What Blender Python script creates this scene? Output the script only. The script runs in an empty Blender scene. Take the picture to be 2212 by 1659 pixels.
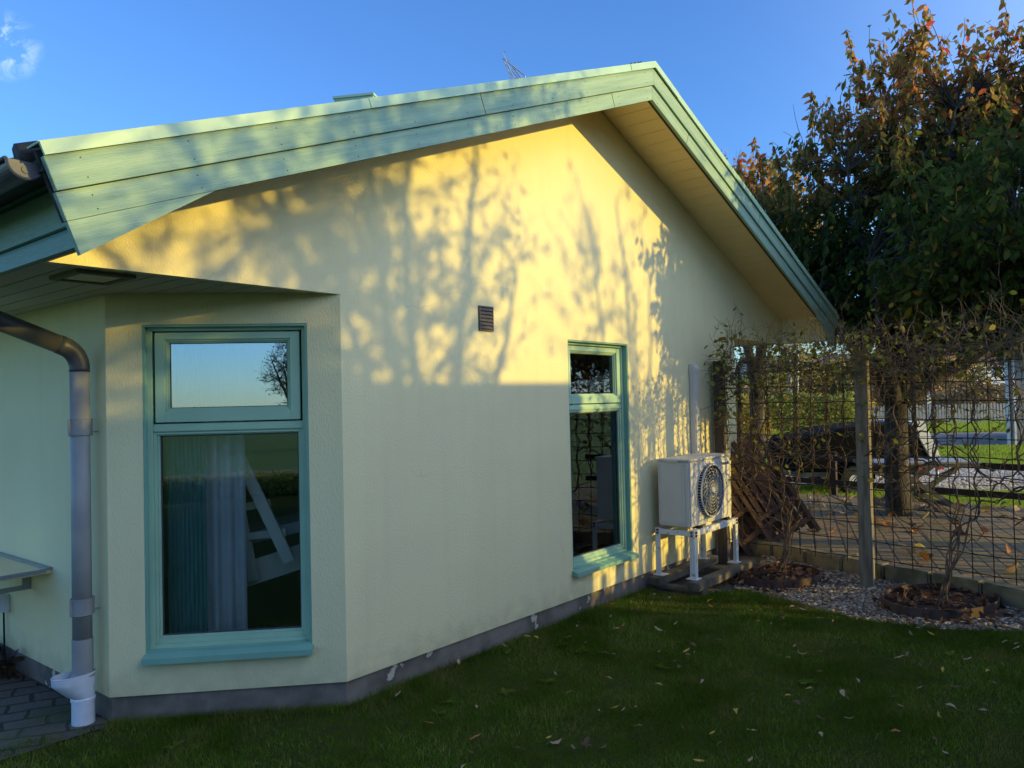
import bpy, bmesh, math, random
import numpy as np
from math import sin, cos, pi, radians, hypot, sqrt, atan2
from mathutils import Vector, Matrix, noise

scene = bpy.context.scene
# ------------------------------------------------------------------ camera
CAM = Vector((-2.7589, -3.5004, 1.65))
YAW, PITCH, ROLL = 0.881, 0.021, -0.0227
fw = Vector((sin(YAW)*cos(PITCH), cos(YAW)*cos(PITCH), sin(PITCH)))
rt0 = Vector((cos(YAW), -sin(YAW), 0)); up0 = rt0.cross(fw)
rt = cos(ROLL)*rt0 + sin(ROLL)*up0; up = -sin(ROLL)*rt0 + cos(ROLL)*up0
cd = bpy.data.cameras.new('camera'); cam = bpy.data.objects.new('camera', cd)
scene.collection.objects.link(cam)
cd.sensor_fit = 'HORIZONTAL'; cd.sensor_width = 36; cd.lens = 36*1697.55/2212
cd.clip_start = 0.05; cd.clip_end = 3000
cam.matrix_world = Matrix(((rt.x, up.x, -fw.x, CAM.x), (rt.y, up.y, -fw.y, CAM.y), (rt.z, up.z, -fw.z, CAM.z), (0, 0, 0, 1)))
scene.camera = cam
# ------------------------------------------------------------------ light
FILL_GLOW = 5.2
SUN = Vector((0.25, -0.54, 0.113)).normalized()
EL = math.asin(SUN.z)
world = bpy.data.worlds.new('World'); scene.world = world; world.use_nodes = True
wt = world.node_tree; wn = wt.nodes; wl = wt.links
for n in list(wn): wn.remove(n)
wo = wn.new('ShaderNodeOutputWorld'); bg = wn.new('ShaderNodeBackground')
sky = wn.new('ShaderNodeTexSky'); sky.sky_type = 'NISHITA'; sky.sun_disc = False
sky.sun_elevation = EL; sky.sun_rotation = atan2(SUN.x, SUN.y)
sky.altitude = 0; sky.air_density = 1.15; sky.dust_density = 0.0; sky.ozone_density = 3.0
bg.inputs['Strength'].default_value = 0.15
tc = wn.new('ShaderNodeTexCoord')
hs = wn.new('ShaderNodeMix'); hs.data_type = 'RGBA'; hs.blend_type = 'MULTIPLY'; hs.inputs['Factor'].default_value = 1
wl.new(sky.outputs[0], hs.inputs['A']); hs.inputs['B'].default_value = (0.44, 0.66, 1.04, 1)
# broad glow added to the sky on the sun's side, lifts the shaded walls
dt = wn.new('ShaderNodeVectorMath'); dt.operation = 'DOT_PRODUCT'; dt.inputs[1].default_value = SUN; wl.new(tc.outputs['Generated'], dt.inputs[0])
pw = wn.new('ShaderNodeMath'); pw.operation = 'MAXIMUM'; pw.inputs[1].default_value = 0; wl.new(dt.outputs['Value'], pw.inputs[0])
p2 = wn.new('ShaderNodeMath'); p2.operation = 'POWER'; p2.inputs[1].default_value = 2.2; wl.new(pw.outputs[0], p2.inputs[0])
ga = wn.new('ShaderNodeMix'); ga.data_type = 'RGBA'; ga.blend_type = 'ADD'; ga.inputs['B'].default_value = (FILL_GLOW*.93, FILL_GLOW*.98, FILL_GLOW*1.0, 1)
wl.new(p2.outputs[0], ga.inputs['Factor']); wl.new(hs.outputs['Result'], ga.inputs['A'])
# a small wisp of cirrus in the sky, upper left
cdir = (fw + rt*((10-1106)/1697.55) - up*((98-829.5)/1697.55)).normalized()
dp = wn.new('ShaderNodeVectorMath'); dp.operation = 'DISTANCE'; dp.inputs[1].default_value = cdir
wl.new(tc.outputs['Generated'], dp.inputs[0])
mr = wn.new('ShaderNodeMapRange'); mr.inputs[1].default_value = 0.036; mr.inputs[2].default_value = 0.0; mr.inputs[3].default_value = 0; mr.inputs[4].default_value = 1
wl.new(dp.outputs['Value'], mr.inputs[0])
cn = wn.new('ShaderNodeTexNoise'); cn.inputs['Scale'].default_value = 30; cn.inputs['Detail'].default_value = 7; cn.inputs['Roughness'].default_value = 0.65
cn.inputs['Distortion'].default_value = 0.7
wl.new(tc.outputs['Generated'], cn.inputs['Vector'])
cr = wn.new('ShaderNodeMapRange'); cr.inputs[1].default_value = 0.50; cr.inputs[2].default_value = 0.80
wl.new(cn.outputs['Fac'], cr.inputs[0])
mm = wn.new('ShaderNodeMath'); mm.operation = 'MULTIPLY'; wl.new(mr.outputs[0], mm.inputs[0]); wl.new(cr.outputs[0], mm.inputs[1])
m2 = wn.new('ShaderNodeMath'); m2.operation = 'MULTIPLY'; m2.inputs[1].default_value = .8; m2.use_clamp = True
wl.new(mm.outputs[0], m2.inputs[0])
mx = wn.new('ShaderNodeMix'); mx.data_type = 'RGBA'; mx.inputs['B'].default_value = (6.5, 7.0, 7.6, 1)
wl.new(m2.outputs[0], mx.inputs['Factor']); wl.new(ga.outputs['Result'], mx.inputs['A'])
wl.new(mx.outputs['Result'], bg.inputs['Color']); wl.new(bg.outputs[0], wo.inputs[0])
sd = bpy.data.lights.new('sun', 'SUN'); so = bpy.data.objects.new('sun', sd); scene.collection.objects.link(so)
sd.energy = 2.1; sd.angle = radians(0.5); sd.color = (1.0, 0.72, 0.13)
so.rotation_euler = (-SUN).to_track_quat('-Z', 'Y').to_euler()
vs = scene.view_settings; vs.view_transform = 'Standard'; vs.look = 'None'; vs.exposure = 1.12; vs.gamma = 1.0
scene.render.resolution_x = 1024; scene.render.resolution_y = 768

rng = random.Random(7); nr = np.random.default_rng(7)
col = scene.collection

# ------------------------------------------------------------------ materials
def mat(name, c, rough=0.7, c2=None, scale=8, detail=6, bump=0, bscale=60, bdist=0.01, metal=0, spec=0.4, stretch=(1, 1, 1),
        lo=0.4, hi=0.62, island=None, transl=0, c3=None, s3=2.0, lo3=.55, hi3=.7, coords='Object', bstretch=None, bdetail=5, prerot=None):
    m = bpy.data.materials.new(name); m.use_nodes = True
    nt = m.node_tree; N = nt.nodes; L = nt.links
    p = N['Principled BSDF']; p.inputs['Roughness'].default_value = rough; p.inputs['Metallic'].default_value = metal
    p.inputs['Specular IOR Level'].default_value = spec
    t = N.new('ShaderNodeTexCoord'); mp = N.new('ShaderNodeMapping'); mp.inputs['Scale'].default_value = stretch
    src = t.outputs[coords]
    if prerot:
        vr = N.new('ShaderNodeVectorRotate'); vr.rotation_type = 'Y_AXIS'; vr.inputs['Angle'].default_value = prerot; L.new(src, vr.inputs['Vector']); src = vr.outputs[0]
    L.new(src, mp.inputs[0])
    out = None
    base = N.new('ShaderNodeRGB'); base.outputs[0].default_value = (*c, 1); out = base.outputs[0]
    if island:
        g = N.new('ShaderNodeNewGeometry'); r = N.new('ShaderNodeValToRGB'); r.color_ramp.interpolation = 'LINEAR'
        els = r.color_ramp.elements
        while len(els) < len(island): els.new(0.5)
        for e, (pos, cc) in zip(els, island): e.position = pos; e.color = (*cc, 1)
        L.new(g.outputs['Random Per Island'], r.inputs[0]); out = r.outputs[0]
    if c2 is not None:
        n = N.new('ShaderNodeTexNoise'); n.inputs['Scale'].default_value = scale; n.inputs['Detail'].default_value = detail
        L.new(mp.outputs[0], n.inputs['Vector'])
        r = N.new('ShaderNodeMapRange'); r.inputs[1].default_value = lo; r.inputs[2].default_value = hi
        L.new(n.outputs['Fac'], r.inputs[0])
        x = N.new('ShaderNodeMix'); x.data_type = 'RGBA'; x.inputs['B'].default_value = (*c2, 1)
        L.new(r.outputs[0], x.inputs['Factor']); L.new(out, x.inputs['A']); out = x.outputs['Result']
    if c3 is not None:
        n = N.new('ShaderNodeTexNoise'); n.inputs['Scale'].default_value = s3; n.inputs['Detail'].default_value = 8; n.inputs['Roughness'].default_value = .6
        L.new(t.outputs[coords], n.inputs['Vector'])
        r = N.new('ShaderNodeMapRange'); r.inputs[1].default_value = lo3; r.inputs[2].default_value = hi3
        L.new(n.outputs['Fac'], r.inputs[0])
        x = N.new('ShaderNodeMix'); x.data_type = 'RGBA'; x.inputs['B'].default_value = (*c3, 1)
        L.new(r.outputs[0], x.inputs['Factor']); L.new(out, x.inputs['A']); out = x.outputs['Result']
    L.new(out, p.inputs['Base Color'])
    if bump:
        n = N.new('ShaderNodeTexNoise'); n.inputs['Scale'].default_value = bscale; n.inputs['Detail'].default_value = bdetail
        mb = N.new('ShaderNodeMapping'); mb.inputs['Scale'].default_value = bstretch or stretch; L.new(src, mb.inputs[0])
        L.new(mb.outputs[0], n.inputs['Vector'])
        b = N.new('ShaderNodeBump'); b.inputs['Strength'].default_value = bump; b.inputs['Distance'].default_value = bdist
        L.new(n.outputs['Fac'], b.inputs['Height']); L.new(b.outputs[0], p.inputs['Normal'])
    if transl:
        o = N['Material Output']; tr = N.new('ShaderNodeBsdfTranslucent'); ms = N.new('ShaderNodeMixShader')
        ms.inputs[0].default_value = transl; L.new(out, tr.inputs['Color'])
        L.new(p.outputs[0], ms.inputs[1]); L.new(tr.outputs[0], ms.inputs[2]); L.new(ms.outputs[0], o.inputs['Surface'])
    return m

M = {}
def stucco(name, strength, dist, stretch, scl=90):
    return mat(name, (0.80, 0.72, 0.42), 0.9, c2=(0.775, 0.69, 0.40), scale=1.6, bump=strength, bscale=scl, bdist=dist,
               bstretch=stretch, c3=(0.75, 0.67, 0.41), s3=0.9, lo3=.5, hi3=.75, spec=0.15, bdetail=8)
def weather(m, cracks=True):
    nt = m.node_tree; N = nt.nodes; L = nt.links; p = N['Principled BSDF']; src = p.inputs['Base Color'].links[0].from_socket
    t = [n for n in N if n.type == 'TEX_COORD'][0]
    ns = N.new('ShaderNodeTexNoise'); ns.inputs['Scale'].default_value = 2.3; ns.inputs['Detail'].default_value = 6; L.new(t.outputs['Object'], ns.inputs['Vector'])
    wv = N.new('ShaderNodeVectorMath'); wv.operation = 'MULTIPLY_ADD'; wv.inputs[1].default_value = (.35, .35, .35); L.new(ns.outputs['Color'], wv.inputs[0]); L.new(t.outputs['Object'], wv.inputs[2])
    v = N.new('ShaderNodeTexVoronoi'); v.feature = 'DISTANCE_TO_EDGE'; v.inputs['Scale'].default_value = .75; L.new(wv.outputs[0], v.inputs['Vector'])
    c = N.new('ShaderNodeMapRange'); c.inputs[1].default_value = .0; c.inputs[2].default_value = .0035; c.inputs[3].default_value = .2; c.inputs[4].default_value = 0; L.new(v.outputs['Distance'], c.inputs[0])
    n2 = N.new('ShaderNodeTexNoise'); n2.inputs['Scale'].default_value = 1.1; L.new(t.outputs['Object'], n2.inputs['Vector'])
    g = N.new('ShaderNodeMapRange'); g.inputs[1].default_value = .56; g.inputs[2].default_value = .62; L.new(n2.outputs['Fac'], g.inputs[0])
    mu = N.new('ShaderNodeMath'); mu.operation = 'MULTIPLY'; L.new(c.outputs[0], mu.inputs[0]); L.new(g.outputs[0], mu.inputs[1])
    x = N.new('ShaderNodeMix'); x.data_type = 'RGBA'; x.inputs['B'].default_value = (.30, .24, .13, 1); L.new(mu.outputs[0], x.inputs['Factor']); L.new(src, x.inputs['A'])
    # splashed soil low on the wall and faint vertical rain streaks
    sp = N.new('ShaderNodeSeparateXYZ'); L.new(t.outputs['Object'], sp.inputs[0])
    z = N.new('ShaderNodeMapRange'); z.inputs[1].default_value = .42; z.inputs[2].default_value = .12; L.new(sp.outputs['Z'], z.inputs[0])
    n3 = N.new('ShaderNodeTexNoise'); n3.inputs['Scale'].default_value = 9; n3.inputs['Detail'].default_value = 9; L.new(t.outputs['Object'], n3.inputs['Vector'])
    d = N.new('ShaderNodeMath'); d.operation = 'MULTIPLY'; L.new(z.outputs[0], d.inputs[0]); L.new(n3.outputs['Fac'], d.inputs[1])
    d2 = N.new('ShaderNodeMapRange'); d2.inputs[1].default_value = .22; d2.inputs[2].default_value = .75; d2.inputs[4].default_value = .5; L.new(d.outputs[0], d2.inputs[0])
    y = N.new('ShaderNodeMix'); y.data_type = 'RGBA'; y.inputs['B'].default_value = (.34, .28, .17, 1); L.new(d2.outputs[0], y.inputs['Factor']); L.new(x.outputs['Result'], y.inputs['A'])
    mp = N.new('ShaderNodeMapping'); mp.inputs['Scale'].default_value = (7, 7, .35); L.new(t.outputs['Object'], mp.inputs[0])
    n4 = N.new('ShaderNodeTexNoise'); n4.inputs['Scale'].default_value = 1.5; n4.inputs['Detail'].default_value = 5; L.new(mp.outputs[0], n4.inputs['Vector'])
    e = N.new('ShaderNodeMapRange'); e.inputs[1].default_value = .50; e.inputs[2].default_value = .80; e.inputs[4].default_value = .16; L.new(n4.outputs['Fac'], e.inputs[0])
    w = N.new('ShaderNodeMix'); w.data_type = 'RGBA'; w.inputs['B'].default_value = (.58, .50, .30, 1); L.new(e.outputs[0], w.inputs['Factor']); L.new(y.outputs['Result'], w.inputs['A'])
    L.new(w.outputs['Result'], p.inputs['Base Color'])
M['stucco'] = stucco('cream_render', 0.5, 0.006, (1, 1, .8))
M['stucco_b'] = stucco('cream_render_rough', 0.55, 0.006, (1, 1, .45), 120)
weather(M['stucco']); weather(M['stucco_b'])
M['plinth'] = mat('plinth_concrete', (0.22, 0.185, 0.15), 0.9, c2=(0.12, 0.10, 0.08), scale=5, bump=.5, bscale=40, bdist=.004,
                  c3=(0.50, 0.46, 0.36), s3=5, lo3=.635, hi3=.65)
M['green'] = mat('green_paint', (0.37, 0.56, 0.40), 0.45, c2=(0.32, 0.50, 0.355), scale=3, bump=.12, bscale=12, bdist=.003)
M['green_dark'] = mat('green_metal_paint', (0.20, 0.40, 0.31), 0.4, c2=(0.18, 0.365, 0.285), scale=4)
for nm_, ang_ in (('green_wood', math.atan(.385)), ('green_wood_r', -math.atan(.385))):
    M[nm_] = mat(nm_, (0.31, 0.45, 0.325), 0.75, c2=(0.21, 0.34, 0.265), scale=4, stretch=(.35, 4, 7), bump=1.0, lo=.38, hi=.68, bscale=22,
                 bdist=.003, bstretch=(.5, 3, 16), c3=(0.15, 0.20, 0.13), s3=70, lo3=.735, hi3=.76, prerot=ang_)
M['green_wood2'] = mat('green_eave_paint', (0.27, 0.41, 0.33), 0.65, c2=(0.22, 0.35, 0.29), scale=30, stretch=(4, .6, 5), bump=.4, bscale=70, bdist=.003)
M['seam'] = mat('board_gap', (0.03, 0.035, 0.03), .9)
M['tile'] = mat('roof_tile', (0.05, 0.045, 0.042), .85, c2=(0.08, 0.075, 0.06), scale=4, bump=.4, bscale=20)
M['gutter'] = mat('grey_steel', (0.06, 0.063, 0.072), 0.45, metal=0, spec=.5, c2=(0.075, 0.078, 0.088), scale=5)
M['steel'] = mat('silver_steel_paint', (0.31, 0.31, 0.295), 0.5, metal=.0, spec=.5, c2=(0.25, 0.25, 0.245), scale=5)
M['pvc'] = mat('white_pvc', (0.66, 0.70, 0.76), 0.35, c2=(0.55, 0.58, 0.60), scale=9, lo=.5, hi=.75)
M['pump'] = mat('pump_casing', (0.60, 0.58, 0.53), 0.5, c2=(0.54, 0.52, 0.47), scale=4, lo=.5, hi=.8)
M['pump_grille'] = mat('pump_grille', (0.62, 0.61, 0.57), .45)
M['dark'] = mat('dark_cavity', (0.012, 0.012, 0.013), .8)
M['blue_ink'] = mat('blue_lettering', (0.01, 0.03, 0.22), .5)
M['sticker'] = mat('sticker', (0.55, 0.56, 0.52), .5)
M['white_steel'] = mat('white_steel', (0.66, 0.67, 0.68), .5, c2=(0.30, 0.27, 0.22), scale=14, lo=.60, hi=.68, c3=(0.22, 0.09, 0.04), s3=9, lo3=.70, hi3=.74)
M['rust'] = mat('rusty_bolt', (0.12, 0.045, 0.025), .8)
M['timber'] = mat('weathered_timber', (0.16, 0.135, 0.095), .9, c2=(0.09, 0.075, 0.055), scale=7, stretch=(1, 1, 1), bump=.6, bscale=35, bdist=.006)
M['post'] = mat('grey_post_wood', (0.235, 0.20, 0.145), .9, c2=(0.14, 0.115, 0.08), scale=9, stretch=(3, 3, .35), bump=.6, bscale=30, bdist=.005)
M['post_dark'] = mat('brown_post_wood', (0.085, 0.07, 0.06), .9, c2=(0.055, 0.045, 0.04), scale=9, stretch=(3, 3, .35), bump=.5, bscale=30)
M['wire'] = mat('rusty_wire', (0.035, 0.024, 0.018), .7)
M['cream_wood'] = mat('cream_soffit_paint', (0.84, 0.70, 0.40), .7, c2=(0.80, 0.66, 0.37), scale=3)
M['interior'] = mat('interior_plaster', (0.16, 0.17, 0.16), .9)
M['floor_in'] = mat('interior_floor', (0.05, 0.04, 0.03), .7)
M['curtain_teal'] = mat('teal_curtain', (0.16, 0.42, 0.44), .9, c2=(0.08, 0.26, 0.28), scale=60, stretch=(3, 3, .1), transl=.25)
M['curtain_white'] = mat('pale_curtain', (0.75, 0.80, 0.86), .9, c2=(0.66, 0.72, 0.78), scale=5, transl=.3)
M['white_wood'] = mat('white_furniture_paint', (0.62, 0.66, 0.62), .5)
M['bedding'] = mat('pale_bedding', (0.48, 0.55, 0.6), .9)
M['gasket'] = mat('window_gasket', (0.05, 0.05, 0.055), .5)
M['aluminium'] = mat('grey_aluminium', (0.32, 0.34, 0.37), .4, metal=.6)
M['vent'] = mat('vent_grey_metal', (0.13, 0.11, 0.10), .7, c2=(0.10, 0.085, 0.075), scale=40)
M['slat'] = mat('brown_slat_wood', (0.12, 0.065, 0.045), .6, c2=(0.075, 0.042, 0.032), scale=9, stretch=(1, 1, 1), bump=.3, bscale=30)
M['rail'] = mat('dark_brown_rail', (0.045, 0.024, 0.018), .8)
M['tabletop'] = mat('silvered_tabletop', (0.34, 0.30, 0.26), .35, c2=(0.24, 0.17, 0.12), scale=8, lo=.5, hi=.7)
M['tablewood'] = mat('table_leg_wood', (0.11, 0.10, 0.09), .7, c2=(0.07, 0.06, 0.05), scale=8)
M['tarp'] = mat('black_tarpaulin', (0.006, 0.006, 0.006), .95, spec=.08)
M['whitepaint'] = mat('white_panel_paint', (0.72, 0.71, 0.66), .5)
M['tyre'] = mat('tyre_rubber', (0.02, 0.02, 0.02), .8)
M['red'] = mat('red_lens', (0.5, 0.02, 0.02), .3)
M['bark'] = mat('bark', (0.075, 0.06, 0.045), .95, c2=(0.035, 0.028, 0.022), scale=9, stretch=(2, 2, .8), bump=.9, bscale=25, bdist=.02, c3=(0.16, 0.15, 0.10), s3=5, lo3=.56, hi3=.66)
M['twig'] = mat('twig_bark', (0.22, 0.16, 0.10), .9, c2=(0.09, 0.065, 0.045), scale=20)
M['vine'] = mat('vine_bark', (0.17, 0.115, 0.07), .9, c2=(0.08, 0.052, 0.034), scale=18, bump=.5, bscale=60)
M['berry'] = mat('black_berry', (0.01, 0.01, 0.012), .3)
def leafmat(name, stops, transl=.35, rough=.55, zcol=None):
    m = mat(name, (0, 0, 0), rough, island=stops, transl=transl, spec=.12)
    if zcol:  # upper leaves have turned: own leaf colour by height on the tree
        z0, z1, stops2 = zcol
        nt = m.node_tree; N = nt.nodes; L = nt.links
        r1 = [n for n in N if n.type == 'VALTORGB'][0]
        tcn = [n for n in N if n.type == 'TEX_COORD'][0]
        sx = N.new('ShaderNodeSeparateXYZ'); L.new(tcn.outputs['Object'], sx.inputs[0])
        nz = N.new('ShaderNodeTexNoise'); nz.inputs['Scale'].default_value = 1.3; nz.inputs['Detail'].default_value = 4
        L.new(tcn.outputs['Object'], nz.inputs['Vector'])
        ad = N.new('ShaderNodeMath'); ad.operation = 'MULTIPLY_ADD'; ad.inputs[1].default_value = 2.6; 
        L.new(nz.outputs['Fac'], ad.inputs[0]); L.new(sx.outputs['Z'], ad.inputs[2])
        mrr = N.new('ShaderNodeMapRange'); mrr.inputs[1].default_value = z0+1.3; mrr.inputs[2].default_value = z1+1.3
        L.new(ad.outputs[0], mrr.inputs[0])
        g = [n for n in N if n.type == 'NEW_GEOMETRY'][0]
        r2 = N.new('ShaderNodeValToRGB'); els = r2.color_ramp.elements
        while len(els) < len(stops2): els.new(.5)
        for e, (pos, cc) in zip(els, stops2): e.position = pos; e.color = (*cc, 1)
        L.new(g.outputs['Random Per Island'], r2.inputs[0])
        x = N.new('ShaderNodeMix'); x.data_type = 'RGBA'; L.new(mrr.outputs[0], x.inputs['Factor'])
        L.new(r1.outputs[0], x.inputs['A']); L.new(r2.outputs[0], x.inputs['B'])
        for l in list(L):
            if l.from_node == r1 and l.to_node != x: 
                to = l.to_socket; L.remove(l); L.new(x.outputs['Result'], to)
    return m
GREENS = [(0, (0.045, 0.085, 0.014)), (.5, (0.08, 0.125, 0.022)), (.90, (0.13, 0.165, 0.028)), (.96, (0.32, 0.24, 0.03)), (1, (0.36, 0.15, 0.03))]
AUT = [(0, (0.12, 0.13, 0.03)), (.35, (0.34, 0.26, 0.06)), (.65, (0.58, 0.32, 0.10)), (.90, (0.62, 0.24, 0.08)), (1, (0.55, 0.07, 0.05))]
M['cherry'] = leafmat('cherry_leaves', GREENS, .58, zcol=(3.9, 5.2, AUT))
M['vineleaf'] = leafmat('honeysuckle_leaves', [(0, (0.10, 0.14, 0.03)), (.5, (0.20, 0.22, 0.045)), (.8, (0.35, 0.30, 0.05)), (1, (0.30, 0.18, 0.05))], .45)
M['hedge'] = leafmat('hedge_leaves', [(0, (0.18, 0.23, 0.05)), (.6, (0.36, 0.40, 0.09)), (1, (0.52, 0.46, 0.12))], .5)
M['hedge_dark'] = leafmat('conifer_leaves', [(0, (0.03, 0.05, 0.018)), (1, (0.07, 0.09, 0.03))], .1)
M['brownbush'] = leafmat('brown_bush_leaves', [(0, (0.22, 0.15, 0.08)), (.6, (0.38, 0.27, 0.13)), (1, (0.48, 0.36, 0.17))], .35)
M['yellowbush'] = leafmat('yellow_bush_leaves', [(0, (0.30, 0.24, 0.05)), (1, (0.50, 0.38, 0.07))], .4)
M['olive'] = leafmat('bare_tree_leaves', [(0, (0.10, 0.09, 0.04)), (1, (0.2, 0.15, 0.06))], .1)
GR = [(0, (0.07, 0.135, 0.012)), (.5, (0.125, 0.21, 0.018)), (.85, (0.19, 0.27, 0.028)), (1, (0.40, 0.34, 0.14))]
M['blade'] = mat('grass_blades', (0, 0, 0), .5, island=GR, transl=.3, spec=.04, c2=(.07, .12, .008), scale=1.7, lo=.42, hi=.58, c3=(.22, .19, .05), s3=2.2, lo3=.50, hi3=.72)
M['verge'] = leafmat('verge_blades', [(0, (.18, .32, .03)), (.6, (.30, .42, .045)), (1, (.46, .44, .09))], .5, .5)
M['soil'] = mat('lawn_soil', (0.04, 0.065, 0.008), .95, spec=.02, c2=(0.045, 0.05, 0.015), scale=14, bump=.6, bscale=50, bdist=.02)
M['farlawn'] = mat('far_lawn', (0.11, 0.20, 0.025), .9, c2=(0.17, 0.25, 0.035), scale=3, bump=.7, bscale=60, bdist=.03)
M['gravel_drive'] = mat('gravel_drive', (0.40, 0.34, 0.26), .95, c2=(0.58, 0.50, 0.40), scale=30, bump=1, bscale=60, bdist=.03, lo=.45, hi=.6)
M['road'] = mat('road_asphalt', (0.32, 0.26, 0.19), .9, c2=(0.25, 0.21, 0.16), scale=8, bump=.3, bscale=60)
M['gravel_bed'] = mat('gravel_sand', (0.10, 0.085, 0.07), .95, c2=(0.16, 0.14, 0.12), scale=40, bump=.8, bscale=90, bdist=.02)
M['pebble'] = mat('pebbles', (0, 0, 0), .8, island=[(0, (0.09, 0.065, 0.045)), (.45, (0.20, 0.155, 0.11)), (.85, (0.37, 0.30, 0.23)), (1, (0.60, 0.52, 0.42))])
M['mulch'] = mat('dark_mulch', (0.025, 0.016, 0.012), .95, c2=(0.055, 0.03, 0.02), scale=30, bump=.9, bscale=60, bdist=.02)
M['kerb'] = mat('kerb_concrete', (0.27, 0.22, 0.13), .92, c2=(0.12, 0.115, 0.065), scale=5, bump=.6, bscale=70, bdist=.006)
M['corten'] = mat('rusty_edging', (0.10, 0.062, 0.045), .75, c2=(0.055, 0.033, 0.026), scale=9)
def paving(name, sc, c1, c2, mortar, brickw, rowh, rot=0, warp=.02, moss=(0.07, 0.08, 0.02)):
    m = bpy.data.materials.new(name); m.use_nodes = True; nt = m.node_tree; N = nt.nodes; L = nt.links; p = N['Principled BSDF']
    t = N.new('ShaderNodeTexCoord'); mp = N.new('ShaderNodeMapping'); mp.inputs['Rotation'].default_value = (0, 0, rot)
    L.new(t.outputs['Object'], mp.inputs[0])
    nn = N.new('ShaderNodeTexNoise'); nn.inputs['Scale'].default_value = 4; L.new(mp.outputs[0], nn.inputs['Vector'])
    wv = N.new('ShaderNodeVectorMath'); wv.operation = 'MULTIPLY_ADD'; wv.inputs[1].default_value = (warp, warp, warp)
    L.new(nn.outputs['Color'], wv.inputs[0]); L.new(mp.outputs[0], wv.inputs[2])
    b = N.new('ShaderNodeTexBrick'); b.inputs['Scale'].default_value = sc; b.inputs['Brick Width'].default_value = brickw; b.inputs['Row Height'].default_value = rowh
    b.inputs['Mortar Size'].default_value = .012; b.inputs['Mortar Smooth'].default_value = .4
    b.inputs['Color1'].default_value = (*c1, 1); b.inputs['Color2'].default_value = (*c2, 1); b.inputs['Mortar'].default_value = (*mortar, 1)
    L.new(wv.outputs[0], b.inputs['Vector'])
    n = N.new('ShaderNodeTexNoise'); n.inputs['Scale'].default_value = 2.2; n.inputs['Detail'].default_value = 8; L.new(mp.outputs[0], n.inputs['Vector'])
    r = N.new('ShaderNodeMapRange'); r.inputs[1].default_value = .48; r.inputs[2].default_value = .68; L.new(n.outputs['Fac'], r.inputs[0])
    x = N.new('ShaderNodeMix'); x.data_type = 'RGBA'; x.inputs['B'].default_value = (*moss, 1)
    L.new(r.outputs[0], x.inputs['Factor']); L.new(b.outputs['Color'], x.inputs['A']); L.new(x.outputs['Result'], p.inputs['Base Color'])
    p.inputs['Roughness'].default_value = .85
    n2 = N.new('ShaderNodeTexNoise'); n2.inputs['Scale'].default_value = 40; L.new(mp.outputs[0], n2.inputs['Vector'])
    ma = N.new('ShaderNodeMath'); ma.operation = 'MULTIPLY_ADD'; ma.inputs[1].default_value = -1.6; L.new(b.outputs['Fac'], ma.inputs[0]); L.new(n2.outputs['Fac'], ma.inputs[2])
    bu = N.new('ShaderNodeBump'); bu.inputs['Strength'].default_value = .8; bu.inputs['Distance'].default_value = .012
    L.new(ma.outputs[0], bu.inputs['Height']); L.new(bu.outputs[0], p.inputs['Normal'])
    return m
M['patio'] = paving('patio_blocks', 1, (0.31, 0.205, 0.085), (0.22, 0.155, 0.07), (0.05, 0.042, 0.02), .21, .14, rot=radians(-20), moss=(0.15, 0.13, 0.04))
M['pavers'] = paving('left_pavers', 1, (0.085, 0.072, 0.065), (0.12, 0.10, 0.088), (0.025, 0.024, 0.015), .22, .14, rot=radians(25), warp=.09)
def soffit_mat():
    m = mat('cream_tongue_boards', (0.52, 0.46, 0.30), .75)
    nt = m.node_tree; N = nt.nodes; L = nt.links; p = N['Principled BSDF']
    t = [n for n in N if n.type == 'TEX_COORD'][0]
    sp = N.new('ShaderNodeSeparateXYZ'); L.new(t.outputs['Object'], sp.inputs[0])
    a = N.new('ShaderNodeMath'); a.operation = 'MODULO'; 
    ab = N.new('ShaderNodeMath'); ab.operation = 'ADD'; ab.inputs[1].default_value = 20; L.new(sp.outputs['X'], ab.inputs[0])
    L.new(ab.outputs[0], a.inputs[0]); a.inputs[1].default_value = .125
    c = N.new('ShaderNodeMapRange'); c.inputs[1].default_value = 0; c.inputs[2].default_value = .008; L.new(a.outputs[0], c.inputs[0])
    b = N.new('ShaderNodeBump'); b.inputs['Distance'].default_value = .012; b.inputs['Strength'].default_value = 1; L.new(c.outputs[0], b.inputs['Height']); L.new(b.outputs[0], p.inputs['Normal'])
    x = N.new('ShaderNodeMix'); x.data_type = 'RGBA'; x.inputs['A'].default_value = (.12, .105, .06, 1); x.inputs['B'].default_value = (0.52, 0.46, 0.30, 1)
    L.new(c.outputs[0], x.inputs['Factor']); L.new(x.outputs['Result'], p.inputs['Base Color'])
    return m
M['soffit'] = soffit_mat()
def glass(name, refl, tint):
    m = bpy.data.materials.new(name); m.use_nodes = True; nt = m.node_tree; N = nt.nodes; L = nt.links
    N.remove(N['Principled BSDF']); o = N['Material Output']
    t = N.new('ShaderNodeBsdfTransparent'); t.inputs[0].default_value = (*tint, 1)
    g = N.new('ShaderNodeBsdfGlossy'); g.inputs['Roughness'].default_value = 0.0; g.inputs[0].default_value = (.72, .86, 1, 1)
    f = N.new('ShaderNodeFresnel'); f.inputs[0].default_value = 1.5
    r = N.new('ShaderNodeMapRange'); r.inputs[1].default_value = .04; r.inputs[2].default_value = 1; r.inputs[3].default_value = refl; r.inputs[4].default_value = 1
    L.new(f.outputs[0], r.inputs[0])
    ms = N.new('ShaderNodeMixShader'); L.new(r.outputs[0], ms.inputs[0]); L.new(t.outputs[0], ms.inputs[1]); L.new(g.outputs[0], ms.inputs[2])
    L.new(ms.outputs[0], o.inputs['Surface']); return m
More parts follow.
